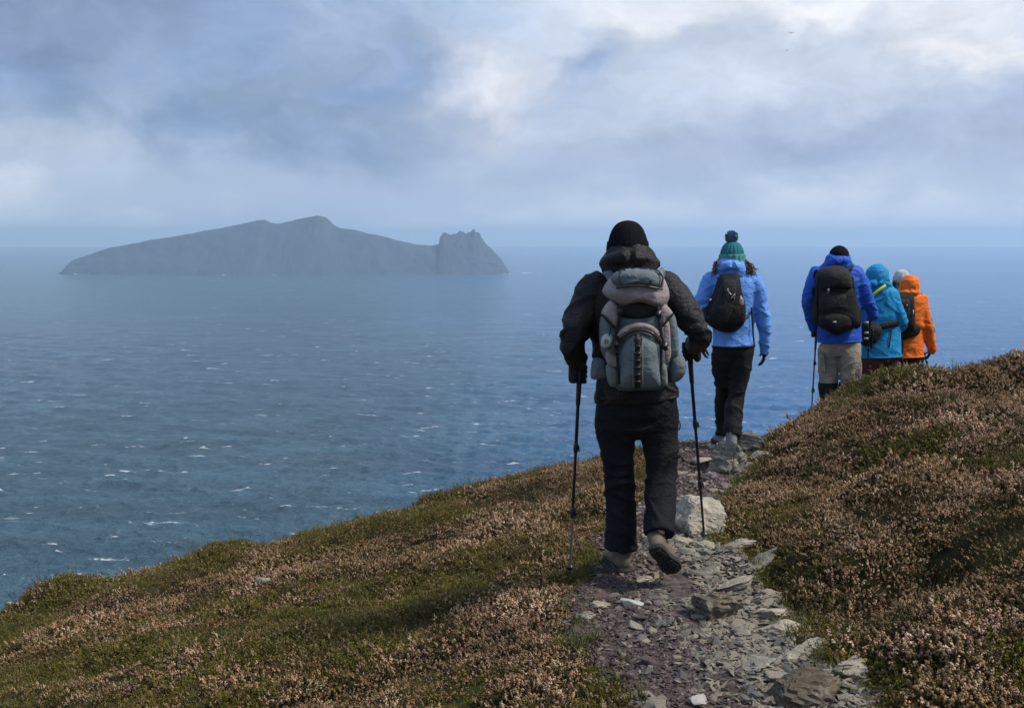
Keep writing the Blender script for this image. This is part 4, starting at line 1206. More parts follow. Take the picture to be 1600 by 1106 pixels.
# ================================================================== lead walker, nearest the viewer
def lead_walker():
    y = 5.72
    fx = P(985, 893, y).x
    root_loc = Vector((fx, y, gz(fx, y)))
    body = [ball(P(984, 500, y), (0.16, 0.10, 0.26))] + head_shape(P(981, 383, y), 0.078, 1.0)
    larm = [(926, 452, y, 16), (905, 488, 5.68, 14), (897, 527, 5.64, 12), (904, 572, 5.80, 9)]
    rarm = [(1044, 452, y, 16), (1074, 488, 5.66, 14), (1094, 520, 5.66, 12), (1084, 545, 5.90, 9)]
    lleg = [(962, 625, y, 24), (966, 700, 5.74, 20), (970, 760, 5.77, 16), (972, 860, 5.77, 11)]
    rleg = [(1026, 625, y, 24), (1032, 700, 5.72, 20), (1033, 750, 5.70, 16), (1031, 828, 5.47, 11)]
    body += [limb(l, .92) for l in (larm, rarm, lleg, rleg)] + [slab([(984, 446, y, 48, .10), (986, 500, y, 50, .11), (990, 560, y, 50, .10), (994, 640, y, 52, .11)])]
    body += [ball(P(904.5, 575, 5.80), (.018, .018, .03)), ball(P(1081, 544, 5.915), (.018, .018, .02)), tube([P(972, 868, 5.77), P(966, 888, 5.86)], [.035, .03]), tube([P(1028, 840, 5.475), P(1034, 856, 5.53)], [.032, .028])]
    V, N, F = fused(body, 0.014, 3)
    root = mesh_obj('person', V, F, SKIN, None, True, origin=tuple(root_loc))
    tag(root, 'person in black jacket and beanie carrying a grey and taupe pack, nearest on the path', 'person', 'walkers on the coast path')
    # jacket
    torso = slab([(984, 430, y + .01, 34, .075), (984, 441, y, 56, .105), (985, 455, y, 70, .135), (986, 485, y, 70, .150), (988, 530, y, 66, .145), (990, 575, y, 63, .140), (993, 612, y, 65, .150), (994, 625, y, 66, .152)], dome=(0,))
    la = limb([(932, 450, y, 25), (914, 473, 5.70, 24.5), (902, 505, 5.66, 22.5), (897, 530, 5.63, 20.5), (899, 550, 5.68, 18.5), (903, 567, 5.77, 16)])
    ra = limb([(1040, 450, y, 25), (1060, 473, 5.68, 24.5), (1082, 502, 5.64, 23), (1092, 522, 5.64, 21), (1092, 534, 5.74, 18), (1085, 541, 5.86, 15)])
    garment('jacket', [torso, la, ra], C_BLACK, root, 0.010, 0.020, (3.4, 3.4, 10), 1,
            [(P(897, 530, 5.6), .12, 1.3), (P(1094, 522, 5.6), .12, 1.3), (P(930, 600, 5.6), .12, .8), (P(1055, 600, 5.6), .12, .8)])
    part('hem_drawcord', ribbon([P(a, b_, 5.565 + .0012 * abs(a - 994)) for a, b_ in ((932, 621), (960, 626), (994, 628), (1028, 626), (1056, 621))], 0.018, 0.006), C_WEB, root)
    part('pocket_flap', puff([(966, 610), (984, 609), (986, 622), (976, 627), (966, 623)], 5.565, 0.018, 0.004, wob=0.003), C_BLACK, root)
    # rolled hood
    hood = [slab([(983, 432, y + .02, 40, .115), (983, 418, y - .01, 44, .145), (984, 405, y - .015, 42.5, .142), (984, 396, y, 36, .125), (984, 391, y, 28, .10)]),
            tube([P(944, 412, 5.70), P(962, 404, 5.60), P(984, 401, 5.57), P(1006, 404, 5.60), P(1024, 412, 5.70)], [.03, .038, .042, .038, .03])]
    garment('hood', hood, C_BLACK, root, 0.009, 0.010, (5, 5, 15), 5)
    # trousers
    lt = limb([(963, 618, y, 32), (962, 660, y, 32), (963, 700, 5.74, 27.5), (967, 745, 5.76, 24.5), (970, 800, 5.76, 24), (971, 830, 5.75, 25.5), (971, 857, 5.745, 26.5)], dome=(0,))
    rt = limb([(1026, 618, y, 32.5), (1029, 660, y, 31.5), (1033, 700, 5.71, 27), (1033, 745, 5.69, 24.5), (1032, 785, 5.60, 24.5), (1031, 815, 5.52, 25.5), (1031, 836, 5.47, 25)], dome=(0,))
    hips = slab([(993, 606, y, 62, .13), (994, 640, y, 63, .142), (994, 652, y, 58, .12)])
    garment('trousers', [lt, rt, hips], C_TROUSER, root, 0.010, 0.0125, (4.6, 4.6, 9.5), 9,
            [(P(968, 760, 5.65), .13, .9), (P(1032, 752, 5.6), .13, 1.0), (P(971, 852, 5.65), .09, 1.5), (P(1031, 822, 5.4), .08, 1.3), (P(994, 665, 5.6), .10, .8)])
    part('zip_pull', ribbon([P(1060, 655, 5.66), P(1063, 664, 5.65), P(1061, 672, 5.66)], 0.006, 0.003), C_WEB, root)
    part('zip_pull', ribbon([P(934, 650, 5.66), P(933, 665, 5.65), P(935, 678, 5.66)], 0.006, 0.003), C_WEB, root)
    part('knee_strap', ribbon([P(1050, 716, 5.62), P(1064, 714, 5.60), P(1068, 721, 5.60)], 0.012, 0.004), C_WEB, root)
    # boots
    zl = gz(P(970, 893, 5.74).x, 5.74)
    a = P(970, 872, 5.775); a.z = zl + 0.106
    boot(root, a, (-0.16, 1, -0.02), (0, 0, 1), C_BOOT, C_SOLE, 1.12, 0.10, label='brown leather boot planted flat on the shale')
    boot(root, P(1027, 843, 5.47), (0.14, 0.19, -0.19), (-0.10, 0.68, 0.64), C_BOOT, C_SOLE, 0.99, 0.09, label='brown leather boot lifted with its black sole showing')
    # hat
    beanie(root, [(981, 344.5, 2), (981, 346, 9), (981, 350, 16.5), (981, 358, 23.5), (981, 368, 28), (981, 380, 31), (981, 396, 31.5)], y, C_KNIT, 1.2, cuff=[(981, 377, 29.5), (981, 379, 30.5), (981, 392, 31.6), (981, 397, 31)])
    # gloves
    pl = (P(906.5, 563, 5.80), P(890, 879, 5.93)); pr = (P(1076, 534, 5.93), P(1101, 848, 6.26))
    pl[1].z = gz(pl[1].x, 5.93); pr[1].z = gz(pr[1].x, 6.26) + 0.03
    for (t, e), off, pdir in ((pl, .062, (-.8, -.5, 0)), (pr, .055, (.8, -.3, 0))):
        d = (t - e).normalized()
        hc = t - d * off
        pts = grip_hand(hc, d, pdir, 1.2)
        wr = P(903, 566, 5.78) if t.x < 1 and off and e.x < .7 and t is pl[0] else P(1086, 541, 5.86)
        pts.append(tube([hc + Vector(pdir) * 0.03, wr], [0.034, 0.040], 12))
        pts.append(ball(hc + Vector(pdir) * 0.012, (.034, .032, .042)))
        garment('glove', pts, C_GLOVE, root, 0.0055, 0.0015, (30, 30, 40), 3)
    trekking_pole(pl[0], pl[1], 'dark trekking pole with a grey lower shaft left of the lead walker', 'trekking poles of the walkers', PM, M_POLE_L)
    trekking_pole(pr[0], pr[1], 'all black trekking pole planted on pale rock right of the lead walker', 'trekking poles of the walkers', PM)
    return root
lead_walker()

def lead_pack():
    yb = 5.47
    o = thing('backpack', tuple(P(998, 606, 5.5)), 'large slate grey and taupe backpack with black straps on the lead walker', 'backpack', 'backpacks')
    pp = lambda n, v, m, l=None: part(n, v, m, o, label=l)
    pp('main_compartment', puff([(962, 452), (998, 446), (1034, 452), (1046, 500), (1050, 560), (1038, 604), (998, 610), (962, 606), (950, 560), (952, 500)], 5.56, 0.14, 0.02, wob=0.006), C_SLATE)
    pp('black_throat', puff([(966, 474), (998, 470), (1028, 474), (1026, 492), (998, 499), (970, 494)], 5.44, 0.035, 0.04), C_WEB)
    # side pockets
    pp('side_pocket', puff([(939, 494), (950, 492), (964, 512), (967, 560), (966, 582), (952, 572), (939, 548), (936, 520)], 5.53, 0.10, 0.03, wob=0.005, seed=2), C_SLATE, 'slate side pocket with a taupe patch')
    pp('pocket_patch', puff([(948, 548), (964, 552), (967, 572), (958, 573), (948, 566)], 5.445, 0.014, 0.03), C_TAUPE)
    pp('mesh_pocket', puff([(948, 570), (964, 576), (967, 598), (958, 605), (950, 597)], 5.46, 0.03, 0.05), C_SLATE2)
    pp('side_pocket', puff([(1040, 498), (1052, 490), (1058, 512), (1060, 548), (1056, 562), (1042, 568), (1036, 540)], 5.53, 0.08, 0.03, wob=0.005, seed=5), C_SLATE)
    pp('taupe_panel', puff([(1034, 504), (1045, 503), (1049, 540), (1047, 562), (1038, 569), (1034, 540)], 5.465, 0.022, 0.04), C_TAUPE)
    pp('rolled_side_pouch', puff([(1046, 556), (1062, 552), (1070, 562), (1071, 578), (1063, 592), (1048, 597), (1042, 580)], 5.54, 0.10, 0.04), C_SLATE)
    pp('mesh_pocket', puff([(1033, 570), (1041, 572), (1043, 600), (1036, 602), (1031, 590)], 5.45, 0.02, 0.05), C_SLATE2)
    pp('hip_wing', puff([(928, 560), (944, 562), (950, 578), (948, 590), (925, 592), (924, 576)], 5.58, 0.035, 0.05), C_SLATE)
    # upper side flaps
    pp('side_flap', puff([(953, 470), (965, 478), (968, 500), (963, 513), (950, 501), (940, 490)], 5.45, 0.035, 0.06, seed=3), C_TAUPE)
    pp('side_flap', puff([(1037, 474), (1051, 489), (1042, 501), (1034, 509), (1026, 492), (1028, 480)], 5.45, 0.035, 0.06, seed=4), C_TAUPE)
    pp('flap_binding', ribbon([P(940, 491, 5.425), P(952, 503, 5.41), P(964, 515, 5.41)], 0.010, 0.006), C_WEB)
    pp('flap_binding', ribbon([P(1052, 490, 5.425), P(1042, 502, 5.41), P(1033, 511, 5.41)], 0.010, 0.006), C_WEB)
    # front pocket with its arch of taupe, zip, centre daisy chain
    fp = [(968, 606), (966, 575), (968, 548), (974, 531), (985, 521), (998, 518), (1012, 520), (1023, 529), (1029, 548), (1031, 575), (1031, 604), (998, 608)]
    pp('front_pocket', puff(fp, 5.43, 0.085, 0.05, wob=0.005, seed=7), C_SLATE)
    arch = lambda dy, dd: [P(a, b_ + dy, 5.40 - dd + (0.03 if i in (0, 6) else 0)) for i, (a, b_) in enumerate(((965, 531), (972, 520), (984, 512), (998, 509), (1012, 511), (1023, 518), (1029, 530)))]
    pp('pocket_hood', ribbon(arch(0, .012), 0.030, 0.016, 36), C_TAUPE)
    pp('zip', tube(arch(6.5, .025), [0.0065] * 7, 8, 36), C_PLASTIC)
    yf = lambda py: 5.335 + (0.03 if py < 530 else 0) + max(0, (py - 590) * .0018)
    pp('daisy_chain', ribbon([P(996, b_, yf(b_)) for b_ in (522, 535, 550, 570, 590, 606)], 0.024, 0.005), C_WEB)
    for b_ in range(530, 604, 11):
        pp('webbing_loop', tube([P(991.5, b_, yf(b_) - .004), P(994, b_, yf(b_) - .012), P(998, b_, yf(b_) - .012), P(1000.5, b_, yf(b_) - .004)], [.005] * 4, 8), C_PLASTIC)
    for a in (989, 1004):
        pp('piping', tube([P(a, b_, yf(b_) + .004) for b_ in (526, 545, 570, 590, 604)], [.0028] * 5, 6), C_PIPE)
    # lid
    lid = [(941, 456), (951, 437), (966, 428), (998, 425), (1030, 428), (1041, 442), (1046, 461), (1040, 476), (1031, 482), (1015, 478), (998, 473), (982, 475), (968, 478), (955, 470)]
    L_ = part('lid', puff(lid, 5.50, 0.155, 0.05, wob=0.008, seed=11, power=2.6), C_TAUPE, o)
    part('lid_top', puff([(955, 434), (964, 425), (980, 420), (1000, 419), (1020, 421), (1032, 427), (1037, 438), (1034, 450), (1016, 448), (998, 446), (980, 446), (966, 449), (958, 443)], 5.40, 0.075, 0.10, wob=0.007, seed=13), C_SLATE, L_)
    part('lid_zip', tube([P(964, 450, 5.345), P(980, 447, 5.325), P(998, 446.5, 5.32), P(1016, 448.5, 5.325), P(1034, 452, 5.345)], [.006] * 5, 8, 30), C_PLASTIC, L_)
    for pts in (((966, 424), (974, 421), (981, 425), (989, 420), (996, 423), (1003, 419), (1011, 424), (1019, 420), (1029, 424)),
                ((1003, 424), (1009, 431), (1014, 438), (1017, 443)), ((970, 425), (968, 434), (970, 444)), ((1030, 425), (1036, 434), (1033, 446)), ((1007, 420), (1022, 425), (1034, 430))):
        part('bungee_cord', tube([P(a, b_, 5.335 + max(0, (438 - b_)) * .0022) for a, b_ in pts], [.0038] * len(pts), 6, 6 * len(pts)), C_WEB, L_)
    part('cord_lock', box(P(1016, 441, 5.315), (.012, .012, .018)), C_PLASTIC, L_, False)
    # compression straps and buckles
    for pts, w in ((((966, 478), (968, 492), (964, 520), (964, 555)), .016), (((1028, 480), (1030, 500), (1034, 525), (1040, 548)), .016), (((964, 555), (966, 575), (968, 600)), .014), (((1032, 530), (1033, 560), (1032, 596)), .014)):
        pp('strap', ribbon([P(a, b_, 5.395) for a, b_ in pts], w, .005), C_WEB)
    for a, b_ in ((969, 487), (1029, 491), (963, 538), (1039, 541)):
        pp('buckle', join([box(P(a, b_, 5.386), (.026, .010, .034)), box(P(a, b_, 5.380), (.016, .008, .014))]), C_PLASTIC)
    for a, s in ((953, 1), (1031, -1)):
        pp('shoulder_strap', ribbon([P(a + 6 * s, 440, 5.54), P(a - 2 * s, 428, 5.60), P(a - 6 * s, 424, 5.66)], .045, .012), C_SLATE)
    # round pale pouch badge and its cord on the left pocket
    bd = part('round_badge', puff([(938.5, 535), (941, 526), (948, 521), (956, 524), (958, 533), (954, 541), (946, 545), (940, 542)], 5.425, 0.028, 0.02), plain('pale_badge', (0.40, 0.41, 0.38), 0.6), o)
    part('badge_print', tube([P(946, 531, 5.394), P(950, 532, 5.394), P(949, 536, 5.394), P(945, 535, 5.394), P(946, 531, 5.394)], [.0018] * 5, 6), C_PLASTIC, bd)
    part('badge_cord', tube([P(954, 512, 5.42), P(953, 518, 5.40), P(952, 524, 5.398)], [.003] * 3, 6), C_WEB, bd)
lead_pack()
# ================================================================== the other walkers
def walker(y, gxpx, label, torso, larm, rarm, lleg, rleg, head, mats, hood=None, hat=None, gloves=(), shoes=None, seed=1, vox=0.013, kid=None, amp=0.006, belly=None, neck_px=None):
    """A walker seen from behind; every row is (px, py, y, half-width px ...). Body first, then clothes over it."""
    k = y / F_PX
    root_loc = Vector((P(gxpx, 500, y).x, y, gz(P(gxpx, 500, y).x, y)))
    hc = P(head[0], head[1], y)
    nk = P(torso[0][0], torso[0][1] + 6, y)
    shr = lambda rows, f: [(r[0], r[1], r[2], r[3] * f) + tuple(r[4:]) for r in rows]
    body = head_shape(hc, head[2] * k, head[2] * k / 0.078, 0.0, neck=nk)
    body += [limb(shr(a, .62)) for a in (larm, rarm, lleg, rleg)]
    body += [slab([(r[0], r[1], r[2], r[3] * .74, r[4] * .72) for r in torso], dome=(0,))]
    for arm in (larm, rarm): body.append(ball(P(arm[-1][0], arm[-1][1], arm[-1][2]), (.03, .03, .035)))
    V, N, F = fused(body, 0.016, 3)
    root = mesh_obj('person', V, F, SKIN, None, True, origin=tuple(root_loc))
    tag(root, label, 'person', 'walkers on the coast path')
    zones = [(P(a[len(a) // 2][0], a[len(a) // 2][1], a[len(a) // 2][2]), .11, 1.0) for a in (larm, rarm)]
    garment('jacket', [slab(torso, dome=(0,)), limb(larm), limb(rarm)] + (belly or []), mats['jacket'], root, vox, amp, (3.6, 3.6, 10), seed, zones)
    hem = torso[-1]
    part('jacket_hem', tube([P(hem[0], hem[1] - 1.5, y), P(hem[0], hem[1] + .8, y)], [((hem[3] + .3) * k, hem[4] + .004)] * 2, 40, 3, dome=False), mats.get('hem', mats['jacket']), root)
    h0 = lleg[0]; h1 = rleg[0]
    hips = slab([((h0[0] + h1[0]) / 2, h0[1] - (9 if h0[1] > hem[1] + 4 else 3), y, hem[3] * .86, hem[4] * .80), ((h0[0] + h1[0]) / 2, h0[1] + 4, y, hem[3] * .86, hem[4] * .86), ((h0[0] + h1[0]) / 2, h0[1] + 15, y, hem[3] * .62, hem[4] * .7)], dome=False)
    zl = [(P(l[len(l) // 2][0], l[len(l) // 2][1], l[len(l) // 2][2]), .12, .9) for l in (lleg, rleg)] + [(P(l[-1][0], l[-1][1] - 4, l[-1][2]), .09, 1.2) for l in (lleg, rleg)]
    garment('trousers', [limb(lleg, dome=False), limb(rleg, dome=False), hips], mats['trousers'], root, vox, amp * 1.0, (4.4, 4.4, 9), seed + 3, zl)
    if hood:
        garment('hood', hood, mats['jacket'], root, vox * .8, amp * .8, (7, 7, 16), seed + 5)
    if shoes:
        for s in shoes:
            boot(root, *s)
    for g in gloves:
        garment('glove', g, mats['glove'], root, 0.006, 0.001, (30, 30, 40), seed)
    return root

C_PERI = cloth('periwinkle_shell', (0.125, 0.32, 0.82), 0.6, var=0.08, fold_s=0.5, spec=0.25)
C_ROYAL = cloth('royal_blue_shell', (0.020, 0.095, 0.52), 0.6, var=0.1, fold_s=0.5, spec=0.2)
C_CYAN = cloth('cyan_shell', (0.008, 0.240, 0.52), 0.6, var=0.08, fold_s=0.5, spec=0.2)
C_ORANGE = cloth('orange_shell', (0.78, 0.165, 0.018), 0.6, var=0.08, fold_s=0.5, spec=0.2)
C_TEAL_SHELL = cloth('teal_shell', (0.02, 0.27, 0.35), 0.65, var=0.08)
C_SLIM = cloth('black_slim_trousers', (0.010, 0.010, 0.011), 0.8, fold_s=0.5, spec=0.2)
C_KHAKI = cloth('khaki_trousers', (0.27, 0.235, 0.185), 0.85, fold_s=0.6)
C_MAROON = cloth('maroon_trousers', (0.095, 0.016, 0.022), 0.85, fold_s=0.5)
C_TEALKNIT = cloth('teal_knit', (0.018, 0.135, 0.170), 0.95, 300)
C_TEALKNIT2 = cloth('pale_teal_knit', (0.075, 0.26, 0.26), 0.95, 300)
C_POM = cloth('blue_wool', (0.065, 0.165, 0.25), 0.95, 300)
C_GREYKNIT = cloth('grey_white_knit', (0.42, 0.46, 0.50), 0.95, 200)
C_PACKBLACK = cloth('black_pack_cloth', (0.0105, 0.0105, 0.0115), 0.75, fold_s=0.5, spec=0.2)
C_PACKGREY = cloth('charcoal_pack_cloth', (0.021, 0.0205, 0.022), 0.75, fold_s=0.5, spec=0.2)
C_NEON = cloth('neon_webbing', (0.50, 0.72, 0.06), 0.7)
C_LABEL = plain('white_label', (0.6, 0.6, 0.6), 0.6)
C_GREYBOOT = plain('grey_suede', (0.16, 0.17, 0.18), 0.85, var=0.2, scale=30)
M_HAIR = plain('auburn_hair', (0.075, 0.028, 0.022), 0.55, var=0.4, scale=60)

def curls(root, seeds, mat, name='hair'):
    """Windblown locks: many thin wavy strands."""
    V, F = [], []
    rg = np.random.default_rng(4)
    allp = []
    for (p0, dirv, L, n, spread) in seeds:
        for i in range(n):
            d = np.array(dirv, dtype=float) + rg.normal(0, spread, 3); d /= np.linalg.norm(d)
            s = np.cross(d, rg.normal(0, 1, 3)); s /= np.linalg.norm(s); q = np.cross(d, s)
            st = np.array(tuple(p0)) + rg.normal(0, .018, 3); ll = L * rg.uniform(.5, 1.15); fr = rg.uniform(7, 13); am = rg.uniform(.006, .016)
            pts = [st + d * ll * t + (s * math.sin(fr * t) + q * math.cos(fr * t)) * am * t + np.array([0, 0, -.06]) * t * t * ll * 3 for t in np.linspace(0, 1, 9)]
            allp.append(tube(pts, [.0042, .005, .005, .0045, .004, .0035, .003, .002, .001], 5, 14))
    return part(name, join(allp), mat, root)

def second_walker():
    y = 9.25; k = y / F_PX
    torso = [(1144, 420, y, 14, .07), (1144, 428, y, 30, .095), (1143, 438, y, 44, .115), (1143, 460, y, 41, .125), (1144, 490, y, 34, .115), (1146, 515, y, 32, .115), (1146, 530, y, 33, .120), (1146, 541, y, 34, .125)]
    la = [(1110, 438, y, 14.5), (1102, 455, y - .02, 14), (1095, 482, y - .01, 12.5), (1093, 505, y + .08, 11), (1098, 535, y + .16, 9)]
    ra = [(1175, 438, y, 14.5), (1184, 458, y, 14), (1190, 485, y, 12.5), (1194, 515, y + .02, 10.5), (1195, 548, y + .06, 8)]
    ll = [(1130, 541, y, 17.5), (1128, 570, y + .03, 16.5), (1129, 610, y + .12, 12), (1128, 645, y + .20, 10), (1127, 676, y + .25, 9.5)]
    rl = [(1160, 541, y, 18), (1157, 572, y, 17.5), (1150, 615, y - .01, 14), (1145, 650, y - .06, 14), (1144, 681, y - .12, 14.5)]
    hood = [slab([(1142, 428, y - .01, 26, .10), (1142, 420, y - .03, 24.5, .11), (1143, 414, y - .02, 22, .105), (1144, 409, y, 17, .085)]),
            tube([P(1120, 424, y - .02), P(1132, 417, y - .11), P(1148, 415, y - .12), P(1162, 424, y - .03)], [.03, .042, .042, .028])]
    a1 = P(1143, 695, y - .15); g0 = gz(a1.x, a1.y)
    a1.z = P(1143, 694, y - .15).z
    a2 = P(1126, 684, y + .27); a2.z = gz(a2.x, a2.y) + .10
    shoes = [(a1, (0.05, 1, -0.28), (0, .25, 1), C_GREYBOOT, C_SOLE, .98, .10), (a2, (-.05, 1, 0), (0, 0, 1), C_GREYBOOT, C_SOLE, .95, .09)]
    gl = [open_hand(P(1195, 546, y + .06), (-.03, .25, -1), (-1, .2, 0), .95, .6) + [tube([P(1195, 543, y + .06), P(1195, 551, y + .065)], [.036, .034], 12)],
          open_hand(P(1099, 538, y + .16), (.06, .5, -1), (1, .2, 0), .9, .8) + [tube([P(1098, 533, y + .155), P(1099, 541, y + .165)], [.036, .034], 12)]]
    r = walker(y, 1143, 'person in pale blue jacket and teal bobble hat wearing a small black pack', torso, la, ra, ll, rl, (1144, 408.5, 15),
               {'jacket': C_PERI, 'trousers': C_SLIM, 'glove': C_GLOVE, 'hem': C_SLIM}, hood, gloves=gl, shoes=shoes, seed=2, vox=.011, amp=.019)
    beanie(r, [(1144, 378, 4), (1144, 380, 10), (1144, 386, 14.5), (1144, 394, 17.5), (1144, 404, 18.5), (1144, 412, 18.5)], y, C_TEALKNIT, 1.15, cuff=[(1144, 397, 17.5), (1144, 399, 18.8), (1144, 408, 18.8), (1144, 415, 18)], mat_cuff=C_TEALKNIT2,
           ribs=20, rib_amp=.0035, pom=(1143, 371, 10.5), mat_pom=C_POM)
    curls(r, [(P(1123, 412, y - .03), (-.55, -.3, -.75), .085, 34, .2), (P(1165, 412, y - .03), (.5, -.3, -.8), .095, 44, .2), (P(1169, 422, y - .03), (.9, -.1, -.35), .065, 8, .2)], M_HAIR)
    # side vent of the jacket
    part('jacket_zip', ribbon([P(1174, 480, y - .085), P(1176, 510, y - .08), P(1178.5, 541, y - .075)], .014, .004), C_WEB, r)
    yb = y - .16
    o = thing('backpack', tuple(P(1132, 520, yb)), 'small black teardrop backpack with a side bottle pocket on the walker in pale blue', 'backpack', 'backpacks')
    pp = lambda n, v, m, l=None: part(n, v, m, o, label=l)
    pp('main_compartment', puff([(1124, 431), (1138, 428), (1153, 430), (1158, 452), (1164, 478), (1163, 502), (1152, 516), (1136, 520), (1118, 515), (1104, 505), (1101, 494), (1108, 472), (1117, 450)], yb + .03, .17, .04, wob=.008, seed=31), C_PACKBLACK)
    pp('bottle_pocket', puff([(1148, 471), (1162, 471), (1164, 490), (1162, 506), (1150, 512), (1145, 495)], yb - .06, .06, .05, wob=.004), C_PACKBLACK)
    pp('bottle', tube([P(1156, 474, yb - .09), P(1156, 467, yb - .09), P(1156, 465, yb - .09)], [.033, .031, .02], 16), plain('grey_bottle', (.16, .17, .18), .5))
    pp('front_panel', puff([(1130, 440), (1148, 438), (1152, 462), (1146, 490), (1132, 508), (1116, 500), (1112, 486), (1122, 462)], yb - .10, .05, .06, wob=.006, seed=35), C_PACKGREY)
    pp('cord_clip', tube([P(1137, 452, yb - .155), P(1139, 457, yb - .16), P(1142, 460, yb - .16)], [.006, .005, .006], 8), M_STEEL)
    pp('cord_clip', tube([P(1143, 466, yb - .155), P(1146, 462, yb - .155), P(1148, 460, yb - .15), P(1147, 467, yb - .15)], [.006, .006, .005, .005], 8), M_STEEL)
    pp('side_strap', ribbon([P(1113, 467, yb - .09), P(1108, 476, yb - .08), P(1104, 492, yb - .05)], .012, .004), C_WEB)
    pp('side_buckle', box(P(1110, 469, yb - .095), (.022, .012, .02)), M_STEEL)
    pp('shoulder_strap', ribbon([P(1126, 434, yb + .06), P(1120, 428, yb + .12), P(1118, 426, yb + .17)], .05, .012), C_PACKBLACK)
    pp('shoulder_strap', ribbon([P(1152, 434, yb + .05), P(1160, 428, yb + .11), P(1168, 431, yb + .14), P(1172, 440, yb + .10)], .035, .012), C_PACKBLACK)
    pp('hip_strap', ribbon([P(1162, 500, yb + .0), P(1169, 494, yb + .06), P(1175, 480, yb + .12)], .020, .005), C_WEB)
second_walker()

def third_walker():
    y = 12.0
    torso = [(1308, 408, y, 15, .08), (1308, 417, y, 30, .105), (1308, 426, y, 41, .125), (1309, 448, y, 42, .145), (1311, 480, y, 37, .140), (1312, 505, y, 34, .135), (1312, 520, y, 34, .14), (1312, 533, y, 34.5, .145)]
    la = [(1275, 428, y, 13), (1270, 445, y - .03, 13), (1264, 468, y - .03, 11.5), (1264, 488, y + .04, 10.5), (1272, 512, y + .16, 9)]
    ra = [(1338, 428, y, 13), (1345, 446, y - .02, 13), (1356, 472, y - .02, 11.5), (1362, 486, y + .05, 10.2), (1363, 493, y + .12, 9)]
    ll = [(1296, 541, y, 16.8), (1295, 555, y + .05, 16.5), (1294, 578, y + .07, 15.5), (1294, 600, y + .05, 15), (1294, 628, y + .03, 10)]
    rl = [(1329, 541, y, 16.5), (1329, 556, y - .05, 16.5), (1328, 580, y - .06, 15.5), (1327, 605, y - .04, 13), (1325, 632, y - .02, 10)]
    hood = [slab([(1311, 418, y - .02, 24, .11), (1311, 410, y - .03, 22, .11), (1312, 404, y - .01, 18.5, .095)]), tube([P(1292, 417, y - .05), P(1304, 409, y - .11), P(1318, 407, y - .11), P(1328, 414, y - .04)], [.045, .055, .05, .04])]
    def sh(px, yy, s): a = P(px, 640, yy); a.z = gz(a.x, a.y) + .10; return (a, (s, 1, 0), (0, 0, 1), C_BOOT, C_SOLE, 1.05, .10)
    pl = (P(1276, 512, y + .18), P(1268, 628, y + .05)); pl[1].z = gz(pl[1].x, pl[1].y) + .02
    pr = (P(1360.5, 484, y + .14), P(1352, 628, y + .35)); pr[1].z = gz(pr[1].x, pr[1].y)
    gl = []
    for (t, e), q in ((pl, (-.8, -.3, 0)), (pr, (.8, -.3, 0))):
        d = (t - e).normalized()
        gl.append(grip_hand(t - d * .055, d, q, 1.15) + [tube([t - d * .055 + Vector(q) * .03, P(1272, 510, y + .15) if t is pl[0] else P(1363, 492, y + .1)], [.03, .04], 12)])
    r = walker(y, 1310, 'person in royal blue jacket and black beanie with khaki trousers and a big black pack', torso, la, ra, ll, rl, (1311, 402.5, 11),
               {'jacket': C_ROYAL, 'trousers': C_KHAKI, 'glove': C_GLOVE}, hood, gloves=gl, shoes=[sh(1294, y + .05, -.05), sh(1325, y - .02, .05)], seed=6, vox=.013, amp=.020)
    beanie(r, [(1311, 383.5, 1.5), (1311, 385, 6), (1311, 388, 10), (1311, 394, 13.6), (1311, 402, 15.3), (1311, 411, 15.6)], y, C_KNIT, 1.2, cuff=[(1311, 402, 14.5), (1311, 403, 15), (1311, 409, 15.6), (1311, 412, 15.2)])
    for px, yy in ((1294, y + .05), (1326, y - .03)):
        part('gaiter', tube([P(px, 597, yy), P(px, 606, yy), P(px, 622, yy), P(px, 636, yy - .01)], [.105, .108, .092, .085], 20, dome=False), C_PACKBLACK, r)
    part('cargo_pocket', puff([(1281, 556), (1287, 555), (1289, 578), (1284, 582), (1281, 574)], y - .06, .012, .03, wob=.004), C_KHAKI, r)
    part('cargo_pocket', puff([(1333, 566), (1345, 563), (1346, 584), (1336, 588)], y - .13, .012, .03, wob=.004), C_KHAKI, r)
    trekking_pole(pl[0], pl[1], 'black trekking pole left of the walker in khaki trousers', 'trekking poles of the walkers', PM)
    trekking_pole(pr[0], pr[1], 'black trekking pole hanging in front of the cyan jacket from a royal blue sleeve', 'trekking poles of the walkers', PM)
    yb = y - .20
    o = thing('backpack', tuple(P(1306, 522, yb)), 'big black backpack with a domed lid on the walker in royal blue', 'backpack', 'backpacks')
    pp = lambda n, v, m, l=None: part(n, v, m, o, label=l)
    pp('main_compartment', puff([(1278, 440), (1306, 430), (1330, 440), (1337, 465), (1342, 500), (1336, 512), (1318, 520), (1306, 524), (1290, 516), (1274, 505), (1271, 485), (1273, 460)], yb + .04, .24, .05, wob=.009, seed=41), C_PACKBLACK)
    pp('lid', puff([(1277, 448), (1276, 430), (1284, 420), (1300, 415), (1318, 417), (1327, 428), (1330, 448), (1322, 455), (1304, 452), (1284, 455)], yb - .02, .22, .10, wob=.009, seed=42), C_PACKGREY)
    pp('front_pocket', puff([(1282, 492), (1306, 486), (1328, 492), (1330, 508), (1316, 519), (1305, 523), (1290, 515), (1281, 506)], yb - .14, .09, .06, wob=.006, seed=43), C_PACKBLACK)
    pp('pocket_tag', box(P(1304, 503, yb - .235), (.035, .006, .012)), C_LABEL)
    pp('front_panel', puff([(1284, 460), (1304, 456), (1324, 460), (1327, 484), (1306, 488), (1282, 486)], yb - .15, .06, .05, wob=.006, seed=44), C_PACKGREY)
